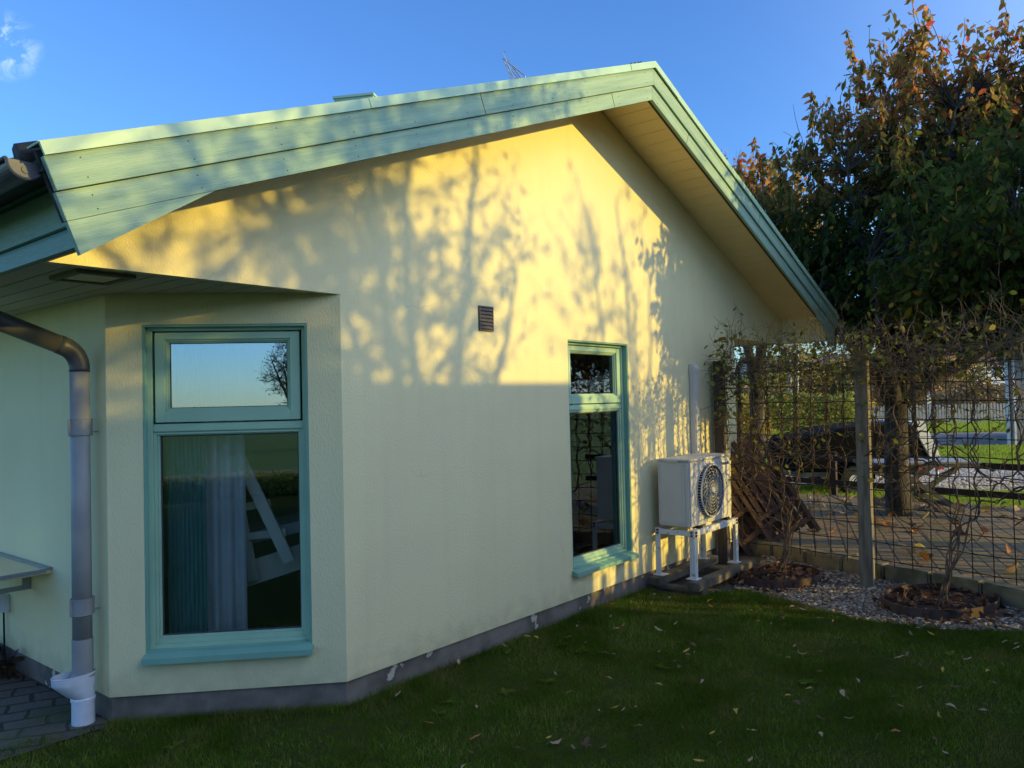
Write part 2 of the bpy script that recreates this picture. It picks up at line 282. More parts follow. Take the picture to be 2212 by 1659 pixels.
M['glass'] = glass('window_glass', .42, (.8, .88, .86)); M['glass_b'] = glass('window_glass_clear', .13, (.95, .98, .97))

# ------------------------------------------------------------------ mesh helpers
class MB:
    def __init__(s): s.v = []; s.f = []
    def add(s, vs, fs):
        o = len(s.v); s.v += [tuple(v) for v in vs]; s.f += [tuple(i+o for i in f) for f in fs]
    def box(s, lo, hi, mtx=None):
        x0, y0, z0 = lo; x1, y1, z1 = hi
        vs = [Vector(p) for p in ((x0, y0, z0), (x1, y0, z0), (x1, y1, z0), (x0, y1, z0), (x0, y0, z1), (x1, y0, z1), (x1, y1, z1), (x0, y1, z1))]
        if mtx: vs = [mtx @ v for v in vs]
        s.add(vs, [(0, 3, 2, 1), (4, 5, 6, 7), (0, 1, 5, 4), (1, 2, 6, 5), (2, 3, 7, 6), (3, 0, 4, 7)])
    def bar(s, a, b, w, h, upv=(0, 0, 1)):
        a = Vector(a); b = Vector(b); d = (b-a); L = d.length; d.normalize(); u = Vector(upv)
        if abs(d.dot(u)) > .98: u = Vector((0, 1, 0))
        x = d.cross(u).normalized(); y = x.cross(d).normalized()
        m = Matrix(((x.x, y.x, d.x, a.x), (x.y, y.y, d.y, a.y), (x.z, y.z, d.z, a.z), (0, 0, 0, 1)))
        s.box((-w/2, -h/2, 0), (w/2, h/2, L), m)
    def tube(s, pts, rad, n=8, caps=True):
        pts = [Vector(p) for p in pts]
        if not hasattr(rad, '__len__'): rad = [rad]*len(pts)
        rings = []; prev = None
        for i, p in enumerate(pts):
            d = (pts[min(i+1, len(pts)-1)]-pts[max(i-1, 0)])
            if d.length < 1e-9: d = Vector((0, 0, 1))
            d.normalize()
            if prev is None:
                x = d.cross(Vector((0, 0, 1)));
                if x.length < .05: x = d.cross(Vector((0, 1, 0)))
            else: x = prev - d*prev.dot(d)
            x.normalize(); prev = x; y = d.cross(x)
            rings.append([p+(x*cos(2*pi*k/n)+y*sin(2*pi*k/n))*rad[i] for k in range(n)])
        o = len(s.v); s.v += [tuple(v) for r in rings for v in r]
        for i in range(len(pts)-1):
            for k in range(n): 
                k2 = (k+1) % n; s.f.append((o+i*n+k, o+i*n+k2, o+(i+1)*n+k2, o+(i+1)*n+k))
        if caps:
            s.f.append(tuple(o+k for k in range(n))[::-1]); s.f.append(tuple(o+(len(pts)-1)*n+k for k in range(n)))
    def lathe(s, prof, c=(0, 0, 0), n=24):
        o = len(s.v)
        for r, z in prof: s.v += [(c[0]+r*cos(2*pi*k/n), c[1]+r*sin(2*pi*k/n), c[2]+z) for k in range(n)]
        for i in range(len(prof)-1):
            for k in range(n):
                k2 = (k+1) % n; s.f.append((o+i*n+k, o+i*n+k2, o+(i+1)*n+k2, o+(i+1)*n+k))
    def prism(s, poly, off):   # poly 3D convex polygon, off vector
        n = len(poly); off = Vector(off); vs = [Vector(p) for p in poly]; vs += [v+off for v in vs]
        s.add(vs, [tuple(range(n)), tuple(range(2*n-1, n-1, -1))]+[(i, i+n, (i+1) % n+n, (i+1) % n) for i in range(n)])
    def build(s, name, m, parent=None, smooth=False, bevel=0, fix=True):
        me = bpy.data.meshes.new(name); me.from_pydata(s.v, [], s.f); me.materials.append(m)
        if fix:
            bm = bmesh.new(); bm.from_mesh(me); bmesh.ops.recalc_face_normals(bm, faces=bm.faces)
            if bevel: bmesh.ops.bevel(bm, geom=list(bm.edges), offset=bevel, segments=2, affect='EDGES', clamp_overlap=True)
            bm.to_mesh(me); bm.free()
        if smooth: me.shade_smooth()
        o = bpy.data.objects.new(name, me); col.objects.link(o)
        if parent: o.parent = parent; o.matrix_parent_inverse = Matrix.Identity(4) if parent.location.length == 0 and parent.rotation_euler.z == 0 else parent_inv(parent)
        return o
def parent_inv(p):
    return (Matrix.LocRotScale(p.location, p.rotation_euler, p.scale)).inverted()
def tag(o, label=None, cat=None, group=None, kind=None):
    if label: o['label'] = label
    if cat: o['category'] = cat
    if group: o['group'] = group
    if kind: o['kind'] = kind
    return o
def empty(name, loc, label=None, cat=None, group=None):
    o = bpy.data.objects.new(name, None); o.empty_display_size = .1; o.location = loc; col.objects.link(o)
    return tag(o, label, cat, group)
def copy_tree(o, parent=None):
    c = o.copy(); col.objects.link(c)
    if parent: c.parent = parent; c.matrix_parent_inverse = o.matrix_parent_inverse.copy()
    for ch in list(o.children): copy_tree(ch, c)
    return c
def npmesh(name, V, F, m, parent=None, smooth=False):
    """V (n,3) array, F (m,k) array of equal sized faces"""
    me = bpy.data.meshes.new(name); k = F.shape[1]
    me.vertices.add(len(V)); me.vertices.foreach_set('co', np.ascontiguousarray(V, dtype=np.float32).ravel())
    me.loops.add(F.size); me.loops.foreach_set('vertex_index', np.ascontiguousarray(F, dtype=np.int32).ravel())
    me.polygons.add(len(F)); me.polygons.foreach_set('loop_start', np.arange(0, F.size, k, dtype=np.int32))
    me.polygons.foreach_set('loop_total', np.full(len(F), k, dtype=np.int32))
    me.update(calc_edges=True); me.materials.append(m)
    if smooth: me.shade_smooth()
    o = bpy.data.objects.new(name, me); col.objects.link(o)
    if parent: o.parent = parent; o.matrix_parent_inverse = parent_inv(parent)
    return o
def norm(a): return a/np.maximum(np.linalg.norm(a, axis=1, keepdims=True), 1e-9)
def leaves(P, D, size, width=.5, jit=.45, r=nr, fold=.25):
    """leaf blades: 6-vertex pointed ovals at P growing along D"""
    n = len(P); D = norm(D); R_ = norm(np.cross(D, r.normal(size=(n, 3)))); Nn = np.cross(R_, D)
    L = (size*(1+r.uniform(-jit, jit, n)))[:, None]; W = L*width*.5
    droop = r.uniform(-.25, .25, (n, 1))*L
    a = P; b1 = P+D*L*.35+R_*W+Nn*fold*W; b2 = P+D*L*.35-R_*W+Nn*fold*W
    c1 = P+D*L*.72+R_*W*.75+Nn*(fold*W+droop*.4); c2 = P+D*L*.72-R_*W*.75+Nn*(fold*W+droop*.4); e = P+D*L+Nn*droop
    mid = P+D*L*.5+Nn*droop*.2
    V = np.stack([a, b1, c1, e, c2, b2], 1).reshape(-1, 3)
    i = np.arange(n)[:, None]*6
    F = np.concatenate([i+np.array([[0, 1, 2, 3]]), i+np.array([[0, 3, 4, 5]])], 0)
    return V, F
# local street frame: forward F2 and right R2, horizontal
F2 = Vector((sin(YAW), cos(YAW), 0)); R2 = Vector((cos(YAW), -sin(YAW), 0)); C0 = Vector((CAM.x, CAM.y, 0))
def W(d, l, z=0): return C0+F2*d+R2*l+Vector((0, 0, z))

# ================================================================== HOUSE
HS, HP, EX0, EX1, L_, XM = 2.262, 0.124, -1.502, 6.627, 5.229, 2.5625
A_, B_ = 0.901, 0.846; TB = hypot(A_, B_); SL = .385
SOF = 4.09
house = empty('house', (0, 0, 0), 'cream rendered house with pale green window frames, bargeboards and a wide gable', 'house')
def sof(x): return SOF-SL*abs(x-XM)
DEP = 7.5
def frame_wall(mb, W2, xs, zs, hole, top=None, inner=.30):
    """tiled wall in 2D (s,z) with one opening; W2(s,z,depth)->Vector"""
    for i in range(len(xs)-1):
        for j in range(len(zs)-1):
            if (i, j) in hole: continue
            a, b, c, d = xs[i], xs[i+1], zs[j], zs[j+1]
            mb.add([W2(a, c, 0), W2(b, c, 0), W2(b, d, 0), W2(a, d, 0)], [(0, 1, 2, 3)])
            mb.add([W2(a, c, inner), W2(b, c, inner), W2(b, d, inner), W2(a, d, inner)], [(3, 2, 1, 0)])
    for (i, j) in hole:
        a, b, c, d = xs[i], xs[i+1], zs[j], zs[j+1]
        for p, q in (((a, c), (b, c)), ((b, c), (b, d)), ((b, d), (a, d)), ((a, d), (a, c))):
            mb.add([W2(*p, 0), W2(*q, 0), W2(*q, inner), W2(*p, inner)], [(3, 2, 1, 0)])
CX0, CX1, CZ0, CZ1 = 2.165, 3.045, .34, 2.11
wc = MB(); fC = lambda s, z, d: Vector((s, d, z))
frame_wall(wc, fC, [0, CX0, CX1, L_], [HP, CZ0, CZ1, HS], [(1, 1)])
# gable panel above, from eave to eave
top = [(EX0, sof(EX0)+.02), (0, sof(0)+.02), (CX0, sof(CX0)+.02), (XM, SOF+.02), (CX1, sof(CX1)+.02), (L_, sof(L_)+.02), (EX1, sof(EX1)+.02)]
bx = [EX0, 0, CX0, XM, CX1, L_, EX1]
for i in range(6):
    a, b = bx[i], bx[i+1]
    wc.add([(a, 0, HS), (b, 0, HS), (b, 0, top[i+1][1]), (a, 0, top[i][1])], [(0, 1, 2, 3)])
for a, b in ((EX0, 0), (L_, EX1)):
    wc.add([(a, 0, HS), (b, 0, HS), (b, .045, HS), (a, .045, HS)], [(3, 2, 1, 0)])
    wc.add([(a, .045, HS), (b, .045, HS), (b, .045, sof(b)), (a, .045, sof(a))], [(3, 2, 1, 0)])
wallC = wc.build('gable_wall', M['stucco'], house, fix=False)
# chamfered corner wall with the tall window
tb = Vector((-A_, B_, 0)).normalized(); nb = Vector((B_, A_, 0)).normalized()   # along / inward
BS0, BS1, BZ0, BZ1 = .183, 1.052, .34, 2.103
fB = lambda s, z, d: tb*s+nb*d+Vector((0, 0, z))
wb = MB(); frame_wall(wb, lambda s, z, d: fB(s, z, d), [0, BS0, BS1, TB], [HP, BZ0, BZ1, HS+.02], [(1, 1)], inner=.28)
for f in range(len(wb.f)): wb.f[f] = wb.f[f][::-1]
wb.build('corner_wall', M['stucco_b'], house, fix=False)
wa = MB(); wa.add([(-A_, B_, HP), (-A_, DEP, HP), (-A_, DEP, HS+.02), (-A_, B_, HS+.02)], [(0, 1, 2, 3)][::1])
wa.add([(-A_+.28, B_+.2, HP), (-A_+.28, DEP, HP), (-A_+.28, DEP, HS+.02), (-A_+.28, B_+.2, HS+.02)], [(0, 1, 2, 3)])
wa.add([(L_, 0, HP), (L_, DEP, HP), (L_, DEP, HS+.02), (L_, 0, HS+.02)], [(0, 1, 2, 3)])
wa.add([(-A_, DEP, HP), (L_, DEP, HP), (L_, DEP, HS+1.9), (-A_, DEP, HS+1.9)], [(0, 1, 2, 3)])
wa.build('side_wall', M['stucco'], house, fix=False)
# plinth, set back 15 mm
r_ = .014
pa = [Vector((-A_+r_, DEP, 0)), Vector((-A_+r_, B_+.006, 0)), Vector((.006, r_, 0)), Vector((L_-r_, r_, 0)), Vector((L_-r_, DEP, 0))]
pm = MB()
for i in range(4):
    a, b = pa[i], pa[i+1]; n_ = max(1, int((b-a).length/.25))
    for k in range(n_):
        p, q = a.lerp(b, k/n_), a.lerp(b, (k+1)/n_)
        pm.add([p+Vector((0, 0, -.15)), q+Vector((0, 0, -.15)), q+Vector((0, 0, HP+.03)), p+Vector((0, 0, HP+.03))], [(0, 1, 2, 3)])
pm.build('plinth', M['plinth'], house, fix=False)
# interior shell
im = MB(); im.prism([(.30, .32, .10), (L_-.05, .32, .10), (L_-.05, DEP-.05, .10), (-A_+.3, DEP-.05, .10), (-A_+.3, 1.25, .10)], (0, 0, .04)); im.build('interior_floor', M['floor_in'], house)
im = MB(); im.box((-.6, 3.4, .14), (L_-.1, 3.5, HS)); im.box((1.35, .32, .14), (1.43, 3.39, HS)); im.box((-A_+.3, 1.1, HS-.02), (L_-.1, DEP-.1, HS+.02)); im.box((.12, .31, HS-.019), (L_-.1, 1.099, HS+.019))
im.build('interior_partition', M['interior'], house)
# soffits
sm = MB(); zS = HS+.006
sm.add([(EX0+.01, .045, zS), (-.04, .045, zS), (-A_-.001, B_, zS), (-A_-.001, DEP+.4, zS), (EX0+.01, DEP+.4, zS)], [(0, 1, 2, 3, 4)])
sm.build('eave_soffit', M['soffit'], house, fix=False); sm = MB()
sm.add([(L_+.001, .045, zS), (EX1-.01, .045, zS), (EX1-.01, DEP+.4, zS), (L_+.001, DEP+.4, zS)], [(0, 1, 2, 3)])
sm.build('eave_soffit', M['soffit'], house, fix=False)
YO = -.54
sm = MB()
NB = 30
for sgn in (-1, 1):
    xe = EX0 if sgn < 0 else EX1
    for k in range(NB):   # short boards running from wall to bargeboard
        xa = XM+(xe-XM)*k/NB; xb = XM+(xe-XM)*(k+1)/NB-.006*sgn
        za, zb = sof(xa), sof(xb)
        sm.prism([(xa, YO+.03, za), (xb, YO+.03, zb), (xb, -.001, zb), (xa, -.001, za)], (0, 0, .02))
sm.build('gable_soffit', M['cream_wood'], house)
sm = MB(); sm.box((EX1-.02, YO+.028, HS+.002), (EX1, -.002, sof(EX1)+.01)); sm.build('soffit_return', M['cream_wood'], house); sm = MB(); sm.box((EX0+.002, YO+.028, HS+.002), (EX0+.02, -.002, sof(EX0)+.01))
sm.build('soffit_return', M['cream_wood'], house)
# roof slabs
rm = MB(); TOP = 4.20
for sgn in (-1, 1):
    e = -1.70 if sgn < 0 else 2*XM+1.70
    ze = TOP-.03-SL*abs(e-XM)
    for (t0, t1) in ((0, .12),):
        poly = [(XM, YO-.01, TOP-.03), (e, YO-.01, ze), (e, YO-.01, ze-.05), (XM, YO-.01, TOP-.08)]
        if sgn > 0: poly = poly[::-1]
        rm.prism(poly, (0, DEP+1.0, 0))
roof = rm.build('roof', M['tile'], house)
tm = MB()  # ridge tiles and undulating tile rows seen at the eave edge
tm.tube([(XM, -.46, 4.15), (XM, 2, 4.15), (XM, DEP+.4, 4.15)], .055, 10)
for k in range(9):
    tm.tube([(XM, -.44+k*.34, 4.14), (XM, -.14+k*.34, 4.14)], [.05, .058], 10)
rt_ = tm.build('ridge_tile', M['tile'], roof, smooth=True)
tm = MB()
for k in range(26):
    y = -.42+k*.3
    tm.tube([(-1.73, y, 2.55), (-.6, y, 2.55+.385*1.13)], .045, 8)
tm.build('eave_tile', M['tile'], roof, smooth=True)
# moss clump on ridge
mo = MB()
for k in range(26):
    c = Vector((XM-.03+rng.uniform(-.07, .06), -.46+rng.uniform(-.08, .06), 4.20+rng.uniform(-.01, .012))); r = rng.uniform(.010, .018)
    mo.lathe([(0, -r), (r, 0), (0, r)], c, 5)
mo.build('moss_clump', M['bark'], roof)
# bargeboards. slope coordinates from the lower left corner of the left rake
def rake(sgn):
    u = Vector((1, 0, SL)).normalized(); n = Vector((SL, 0, -1)).normalized(); T0 = Vector((-1.728, 0, 2.565))
    Lr = (XM-T0.x)/u.x
    def P(s, w, y):
        v = T0+u*s+n*w; v.y = y
        if sgn > 0: v.x = 2*XM-v.x
        return v
    root = MB()
    def board(w0, w1, y0, th, s0=0., name='bargeboard', m=M['green_wood'], taper=None):
        mb = MB()
        # mitre at peak: end s so that x==XM
        e0 = (XM-T0.x-n.x*w0)/u.x; e1 = (XM-T0.x-n.x*w1)/u.x
        if taper: poly = [P(s0, w0, y0), P(taper, w0, y0), P(s0, w1, y0)]
        else: poly = [P(s0, w0, y0), P(e0, w0, y0), P(e1, w1, y0), P(s0, w1, y0)]
        if sgn > 0: poly = poly[::-1]
        mb.prism(poly, (0, th, 0)); return mb
    for (w0, w1, y0, th, nm) in ((.047, .166, -.585, .025, 'bargeboard'), (.169, .27, -.568, .025, 'bargeboard')):
        s0 = .0
        b = board(w0, w1, y0, th); o = b.build(nm, M['green_wood' if sgn < 0 else 'green_wood_r'], house, bevel=.0015)
    b = board(.272, .392, -.570, .025, taper=.60); b.build('bargeboard', M['green_wood' if sgn < 0 else 'green_wood_r'], house)
    for (sj, w0, w1, yj) in ((2.42, .047, .166, -.5862), (3.9, .169, .27, -.5692)):
        b = MB(); poly = [P(sj, w0+.001, yj), P(sj+.004, w0+.001, yj), P(sj+.010, w1-.001, yj), P(sj+.006, w1-.001, yj)]
        b.prism(poly if sgn < 0 else poly[::-1], (0, .002, 0)); b.build('board_joint', M['seam'], house)
    b = MB()
    for k in range(11):
        for w0, yj in ((.07, -.586), (.14, -.586), (.2, -.569), (.25, -.569)):
            q = P(.12+k*.43, w0, yj); b.lathe([(0, -.003), (.003, 0), (0, .003)], q, 6)
    b.build('nail_heads', M['gasket'], house)
    b = board(.02, .27, -.543, .02, ); b.build('barge_backing', M['seam'], house)
    # folded metal flashing in lapped lengths
    cuts = [0, 1.55, 3.0, 4.2, None]
    for i in range(4):
        mb = MB(); s0 = cuts[i]; y0 = -.602-(.003 if i % 2 else 0)
        e = cuts[i+1]
        if e is None: e0 = (XM-T0.x)/u.x; e1 = (XM-T0.x-n.x*.047)/u.x
        else: e0 = e1 = e+.03
        poly = [P(s0, 0, y0), P(e0, 0, y0), P(e1, .047, y0), P(s0, .047, y0)]
        if sgn > 0: poly = poly[::-1]
        mb.prism(poly, (0, .012, 0))
        poly = [P(s0, -.003, y0+.0122), P(e0, -.003, y0+.0122), P(e0, .004, y0+.0122), P(s0, .004, y0+.0122)]
        if sgn > 0: poly = poly[::-1]
        mb.prism(poly, (0, .10, 0))
        mb.build('verge_flashing', M['green'], house)
rake(-1); rake(1)
# eave boards (left eave): lapped boards running back from the bargeboard
for x0, sx in ((EX0, -1), (EX1, 1)):
    for (z0, z1) in ((HS-.004, HS+.083), (HS+.088, HS+.268), (HS+.273, HS+.33)):
        em = MB(); a = x0+sx*.036; b = x0+sx*.018
        em.prism([(x0+sx*.012, YO+.03, z0), (a, YO+.03, z0), (a, YO+.03, z1-.022), (b, YO+.03, z1), (x0+sx*.012, YO+.03, z1)], (0, DEP+.9, 0))
        em.build('eave_board', M['green_wood2'], house)
    em = MB(); em.box((min(x0, x0+sx*.0115), YO+.03, HS), (max(x0, x0+sx*.0115), DEP+.36, HS+.31)); em.build('eave_backing', M['seam'], house)
# gutter left
gx, gz, gr = -1.738, 2.512, .056
gm = MB(); n = 16
def gut(y0, y1, r, t=.0):
    for k in range(n):
        a0 = pi+pi*k/n; a1 = pi+pi*(k+1)/n
        gm.add([(gx+r*cos(a0), y0, gz+r*sin(a0)), (gx+r*cos(a1), y0, gz+r*sin(a1)), (gx+r*cos(a1), y1, gz+r*sin(a1)), (gx+r*cos(a0), y1, gz+r*sin(a0))], [(0, 1, 2, 3)])
gut(-.50, DEP+.4, gr); gut(-.50, DEP+.4, gr-.003)
gm.tube([(gx-gr-.004, -.5, gz), (gx-gr-.004, DEP, gz)], .009, 8)
gut_o = gm.build('gutter', M['gutter'], house, smooth=True, fix=False)
gm = MB(); poly = [(gx+(gr+.004)*cos(pi+pi*k/n), -.508, gz+(gr+.004)*sin(pi+pi*k/n)) for k in range(n+1)]
gm.prism(poly, (0, .008, 0))
gm.tube([(p[0], -.508, p[2]) for p in poly], .005, 6)
gm.tube([(gx, -.511, gz-.028), (gx, -.506, gz-.028)], .014, 14)
gm.build('gutter_end_cap', M['gutter'], gut_o)
# downpipe
dp_ = MB()
D0 = Vector((-.99, .955, 0)); R = .048
pts = [Vector((-1.70, .955, 2.31)), Vector((-1.50, .955, 2.16))]
e0 = Vector((-1.10, .955, 2.003)); pts = [Vector((-1.74, .955, 2.26)), Vector((-1.42, .955, 2.126)), e0]
dirin = (e0-pts[1]).normalized(); dz = Vector((0, 0, -1)); corner = Vector((-.99, .955, 0)); corner.z = e0.z+dirin.z/dirin.x*(-.99-e0.x)
c1 = corner-dirin*.09; c2 = corner+dz*.09
arc = [c1*(1-t)**2+corner*2*t*(1-t)+c2*t*t for t in [i/10 for i in range(11)]]
dp_.tube([pts[0], pts[1], c1-dirin*.02], R, 28); 
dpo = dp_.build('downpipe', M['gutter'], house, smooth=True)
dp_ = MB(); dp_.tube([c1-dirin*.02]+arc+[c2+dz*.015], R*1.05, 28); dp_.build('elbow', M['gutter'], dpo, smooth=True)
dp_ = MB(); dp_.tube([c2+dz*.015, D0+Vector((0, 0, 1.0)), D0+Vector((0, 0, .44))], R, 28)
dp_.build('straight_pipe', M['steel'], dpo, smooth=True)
dp_ = MB(); dp_.tube([D0+Vector((0, 0, z)) for z in (.44, .26)], R*1.07, 28); dp_.tube([D0+Vector((0, 0, z)) for z in (.26, .248, .236)], [R*1.1, R*1.28, R*1.1], 28); dp_.tube([D0+Vector((0, 0, z)) for z in (.238, .19)], R, 28)
dp_.build('pipe_shoe', M['steel'], dpo, smooth=False)
for z in (1.56, .61):
    cm = MB()
    cm.lathe([(R+.001, -.042), (R+.005, -.042), (R+.005, .042), (R+.001, .042)], D0+Vector((0, 0, z)), 28)
    for zz in (-.042, .042): cm.tube([D0+Vector(((R+.006)*cos(a), (R+.006)*sin(a), z+zz)) for a in [2*pi*k/24 for k in range(25)]], .0022, 5)
    cm.box((D0.x-R-.016, D0.y-.012, z-.045), (D0.x-R-.001, D0.y-.004, z+.045)); cm.box((D0.x+R, D0.y-.01, z-.03), (-A_+.02, D0.y+.004, z-.022))
    cm.box((D0.x+R, D0.y-.012, z-.045), (D0.x+R+.012, D0.y-.004, z+.045))
    cm.build('pipe_clamp', M['steel'], dpo)
# recessed lamp / vent hatch in the soffit
lm = MB()
def ring(mb, xa, xb, ya, yb, z0, z1, w):
    mb.box((xa, ya, z0), (xb, ya+w, z1)); mb.box((xa, yb-w, z0), (xb, yb, z1)); mb.box((xa, ya+w, z0), (xa+w, yb-w, z1)); mb.box((xb-w, ya+w, z0), (xb, yb-w, z1))
ring(lm, -1.33, -1.07, .12, .42, HS-.012, HS+.004, .03); sv = lm.build('soffit_vent', mat('vent_frame_grey', (.20, .17, .12), .8), house)
lm = MB(); lm.box((-1.298, .152, HS-.004), (-1.102, .388, HS+.003)); lm.build('vent_panel', M['cream_wood'], sv)
# vent grille on the gable
vm = MB(); ring2 = lambda mb, xa, xb, za, zb, y0, y1, w: (mb.box((xa, y0, za), (xa+w, y1, zb)), mb.box((xb-w, y0, za), (xb, y1, zb)), mb.box((xa+w, y0, za), (xb-w, y1, za+w)), mb.box((xa+w, y0, zb-w), (xb-w, y1, zb)))
ring2(vm, 1.146, 1.287, 2.122, 2.290, -.014, .0, .010)
vm.box((1.152, -.003, 2.13), (1.281, -.001, 2.285))
vg = vm.build('vent_grille', M['vent'], house)
vm = MB()
for k in range(6):
    z = 2.133+k*.0245
    vm.add([(1.157, -.005, z+.025), (1.277, -.005, z+.025), (1.277, -.018, z+.004), (1.157, -.018, z+.004), (1.157, -.005, z), (1.277, -.005, z)], [(0, 1, 2, 3), (3, 2, 5, 4)])
vm.build('louvre', M['vent'], vg, fix=False)
# ------------- windows
def window(Q, w, z0, z1, zt, gl, sill_over, name):
    """Q(s,z,d): s along opening left->right from outside, d inwards. zt: transom centre"""
    Zv = Vector((0, 0, 1)); 
    def bx(mb, s0, s1, za, zb, d0, d1):
        vs = [Q(s0, za, d0), Q(s1, za, d0), Q(s1, za, d1), Q(s0, za, d1), Q(s0, zb, d0), Q(s1, zb, d0), Q(s1, zb, d1), Q(s0, zb, d1)]
        mb.add(vs, [(0, 3, 2, 1), (4, 5, 6, 7), (0, 1, 5, 4), (1, 2, 6, 5), (2, 3, 7, 6), (3, 0, 4, 7)])
    def rg(mb, s0, s1, za, zb, d0, d1, wv, wt=None, wb_=None):
        wt = wt or wv; wb_ = wb_ or wv
        bx(mb, s0, s0+wv, za, zb, d0, d1); bx(mb, s1-wv, s1, za, zb, d0, d1); bx(mb, s0+wv, s1-wv, za, za+wb_, d0, d1); bx(mb, s0+wv, s1-wv, zb-wt, zb, d0, d1)
    root = MB(); rg(root, .002, w-.002, z0+.002, z1-.002, .045, .20, .035, .03, .03)
    bx(root, .037, w-.037, zt-.028, zt+.02, .062, .20); bx(root, .037, w-.037, zt-.022, zt+.004, .052, .061)
    root = root.build(name, M['green'], house, bevel=.003)
    j = MB(); rg(j, .001, w-.001, z0+.001, z1-.001, .004, .044, .012); j.build('reveal_lining', M['green_dark'], root)
    # top sash
    s = MB(); a0, a1, b0, b1 = .050, w-.050, zt+.028, z1-.040
    rg(s, a0, a1, b0, b1, .050, .115, .052, .038, .058)
    rg(s, a0+.052, a1-.052, b0+.058, b1-.038, .062, .11, .010)
    rg(s, a0+.062, a1-.062, b0+.068, b1-.048, .074, .108, .008)
    sash = s.build('top_sash', M['green'], root, bevel=.002)
    g = MB(); bx(g, a0+.068, a1-.068, b0+.074, b1-.054, .088, .090); g.build('upper_pane', gl[0], sash)
    g = MB(); rg(g, a0+.068, a1-.068, b0+.074, b1-.054, .082, .087, .006); g.build('gasket', M['gasket'], sash)
    # lower fixed light with glazing beads
    s = MB(); a0, a1, b0, b1 = .0371, w-.0371, z0+.0321, zt-.0285
    rg(s, a0, a1, b0, b1, .060, .115, .016, .010, .028); rg(s, a0+.016, a1-.016, b0+.028, b1-.010, .072, .113, .012, .006, .012)
    lf = s.build('lower_frame', M['green'], root, bevel=.002)
    g = MB(); bx(g, a0+.028, a1-.028, b0+.04, b1-.016, .092, .094); g.build('lower_pane', gl[1], lf)
    g = MB(); rg(g, a0+.028, a1-.028, b0+.04, b1-.016, .083, .091, .007); g.build('gasket', M['gasket'], lf)
    # metal sill, folded
    o = sill_over; sl = MB()
    top_ = [Q(-o, z0+.018, .05), Q(w+o, z0+.018, .05), Q(w+o, z0-.006, -.052), Q(-o, z0-.006, -.052)]
    bot = [v-Zv*.036 for v in top_]
    sl.add([Q(.0, z0+.02, .062), Q(w, z0+.02, .062), Q(w+o, z0+.0, .0), Q(w+o, z0-.012, -.052), Q(-o, z0-.012, -.052), Q(-o, z0+.0, .0)], [(0, 1, 2, 3, 4, 5)])
    sl.add([Q(-o, z0-.012, -.052), Q(w+o, z0-.012, -.052), Q(w+o, z0-.042, -.054), Q(-o, z0-.042, -.054)], [(0, 1, 2, 3)])
    sl.add([Q(-o, z0-.042, -.054), Q(w+o, z0-.042, -.054), Q(w+o, z0-.036, -.004), Q(-o, z0-.036, -.004)], [(0, 1, 2, 3)])
    for ss in (-o, w+o): sl.add([Q(ss, z0, -.001), Q(ss, z0-.012, -.052), Q(ss, z0-.042, -.054), Q(ss, z0-.036, -.001)], [(0, 1, 2, 3)])
    sl.build('sill', M['green_dark'], root, fix=False)
    return root
QB = lambda s, z, d: fB(BS1-s, z, d)
window(QB, BS1-BS0, BZ0, BZ1, 1.545, (M['glass'], M['glass_b']), .006, 'corner_window')
QC = lambda s, z, d: Vector((CX0+s, d, z))
window(QC, CX1-CX0, CZ0, CZ1, 1.585, (M['glass_b'], M['glass_b']), .012, 'gable_window')
# conduit cover for the heat pump pipes
cm = MB(); cm.box((4.16, -.065, 1.05), (4.245, -.001, 1.90)); cm.box((4.150, -.075, 1.03), (4.256, -.001, 1.10))
pc = cm.build('pipe_cover', M['pump'], house, bevel=.008)
cm = MB(); prof = [(4.155, -.001, 1.87), (4.155, -.072, 1.87), (4.155, -.070, 1.925), (4.155, -.05, 1.955), (4.155, -.02, 1.965), (4.155, -.001, 1.965)]
cm.prism(prof, (.095, 0, 0)); cm.build('pipe_cover_cap', M['pump'], pc, bevel=.006)
cm = MB(); cm.tube([(4.20, -.04, 1.06), (4.205, -.045, 1.0), (4.235, -.07, .93), (4.245, -.12, .86), (4.23, -.18, .80), (4.20, -.2, .78)], .018, 10); cm.build('insulated_hose', M['pvc'], pc, smooth=True)
cm = MB(); cm.tube([(4.20, -.10, .62), (4.26, -.10, .55), (4.27, -.06, .30), (4.27, -.03, .04)], .008, 8); cm.build('power_cable', M['dark'], pc, smooth=True)
# green metal vent hood on the roof
cw = W(6.45, -1.09); hz = 4.215
hm = MB(); Rm = Matrix.Translation(Vector((cw.x, cw.y, 0)))@Matrix.Rotation(radians(28), 4, 'Z')
hm.box((-.02, 0, 3.6), (.26, .34, hz-.02), Rm); hm.box((-.03, -.01, hz-.02), (.27, .35, hz), Rm)
hm.build('roof_vent', M['green'], roof)
# TV antenna
an = MB(); a0 = W(9.6, -.02, 5.86)
ab = W(9.6, .20, 5.52); at_ = W(9.6, .02, 5.98); sd_ = Vector(R2)
an.tube([W(9.6, .14, 3.9), W(9.6, .14, 5.62)], .014, 6)
an.tube([W(9.6, -.02, 5.93), W(9.6, .16, 5.50)], .006, 6)
boom = (W(9.9, .19, 5.48)-W(9.5, .04, 5.86))
for k in range(5):
    p = W(9.55, .00+k*.045, 5.93-k*.11)
    an.tube([p, p+R2*.02+F2*.02], .006, 5)
def seg(x0, y0, x1, y1, d=9.7, r=.006):
    def q(x, y): return W(d, (x-1106)/1697*d, 1.65+(865-.0227*(x-1106)-y)/1697*d)
    an.tube([q(x0, y0), q(x1, y1)], r, 5)
seg(1102, 119, 1150, 158, r=.008); seg(1108, 133, 1140, 168); seg(1113, 148, 1133, 169); seg(1118, 159, 1126, 171)
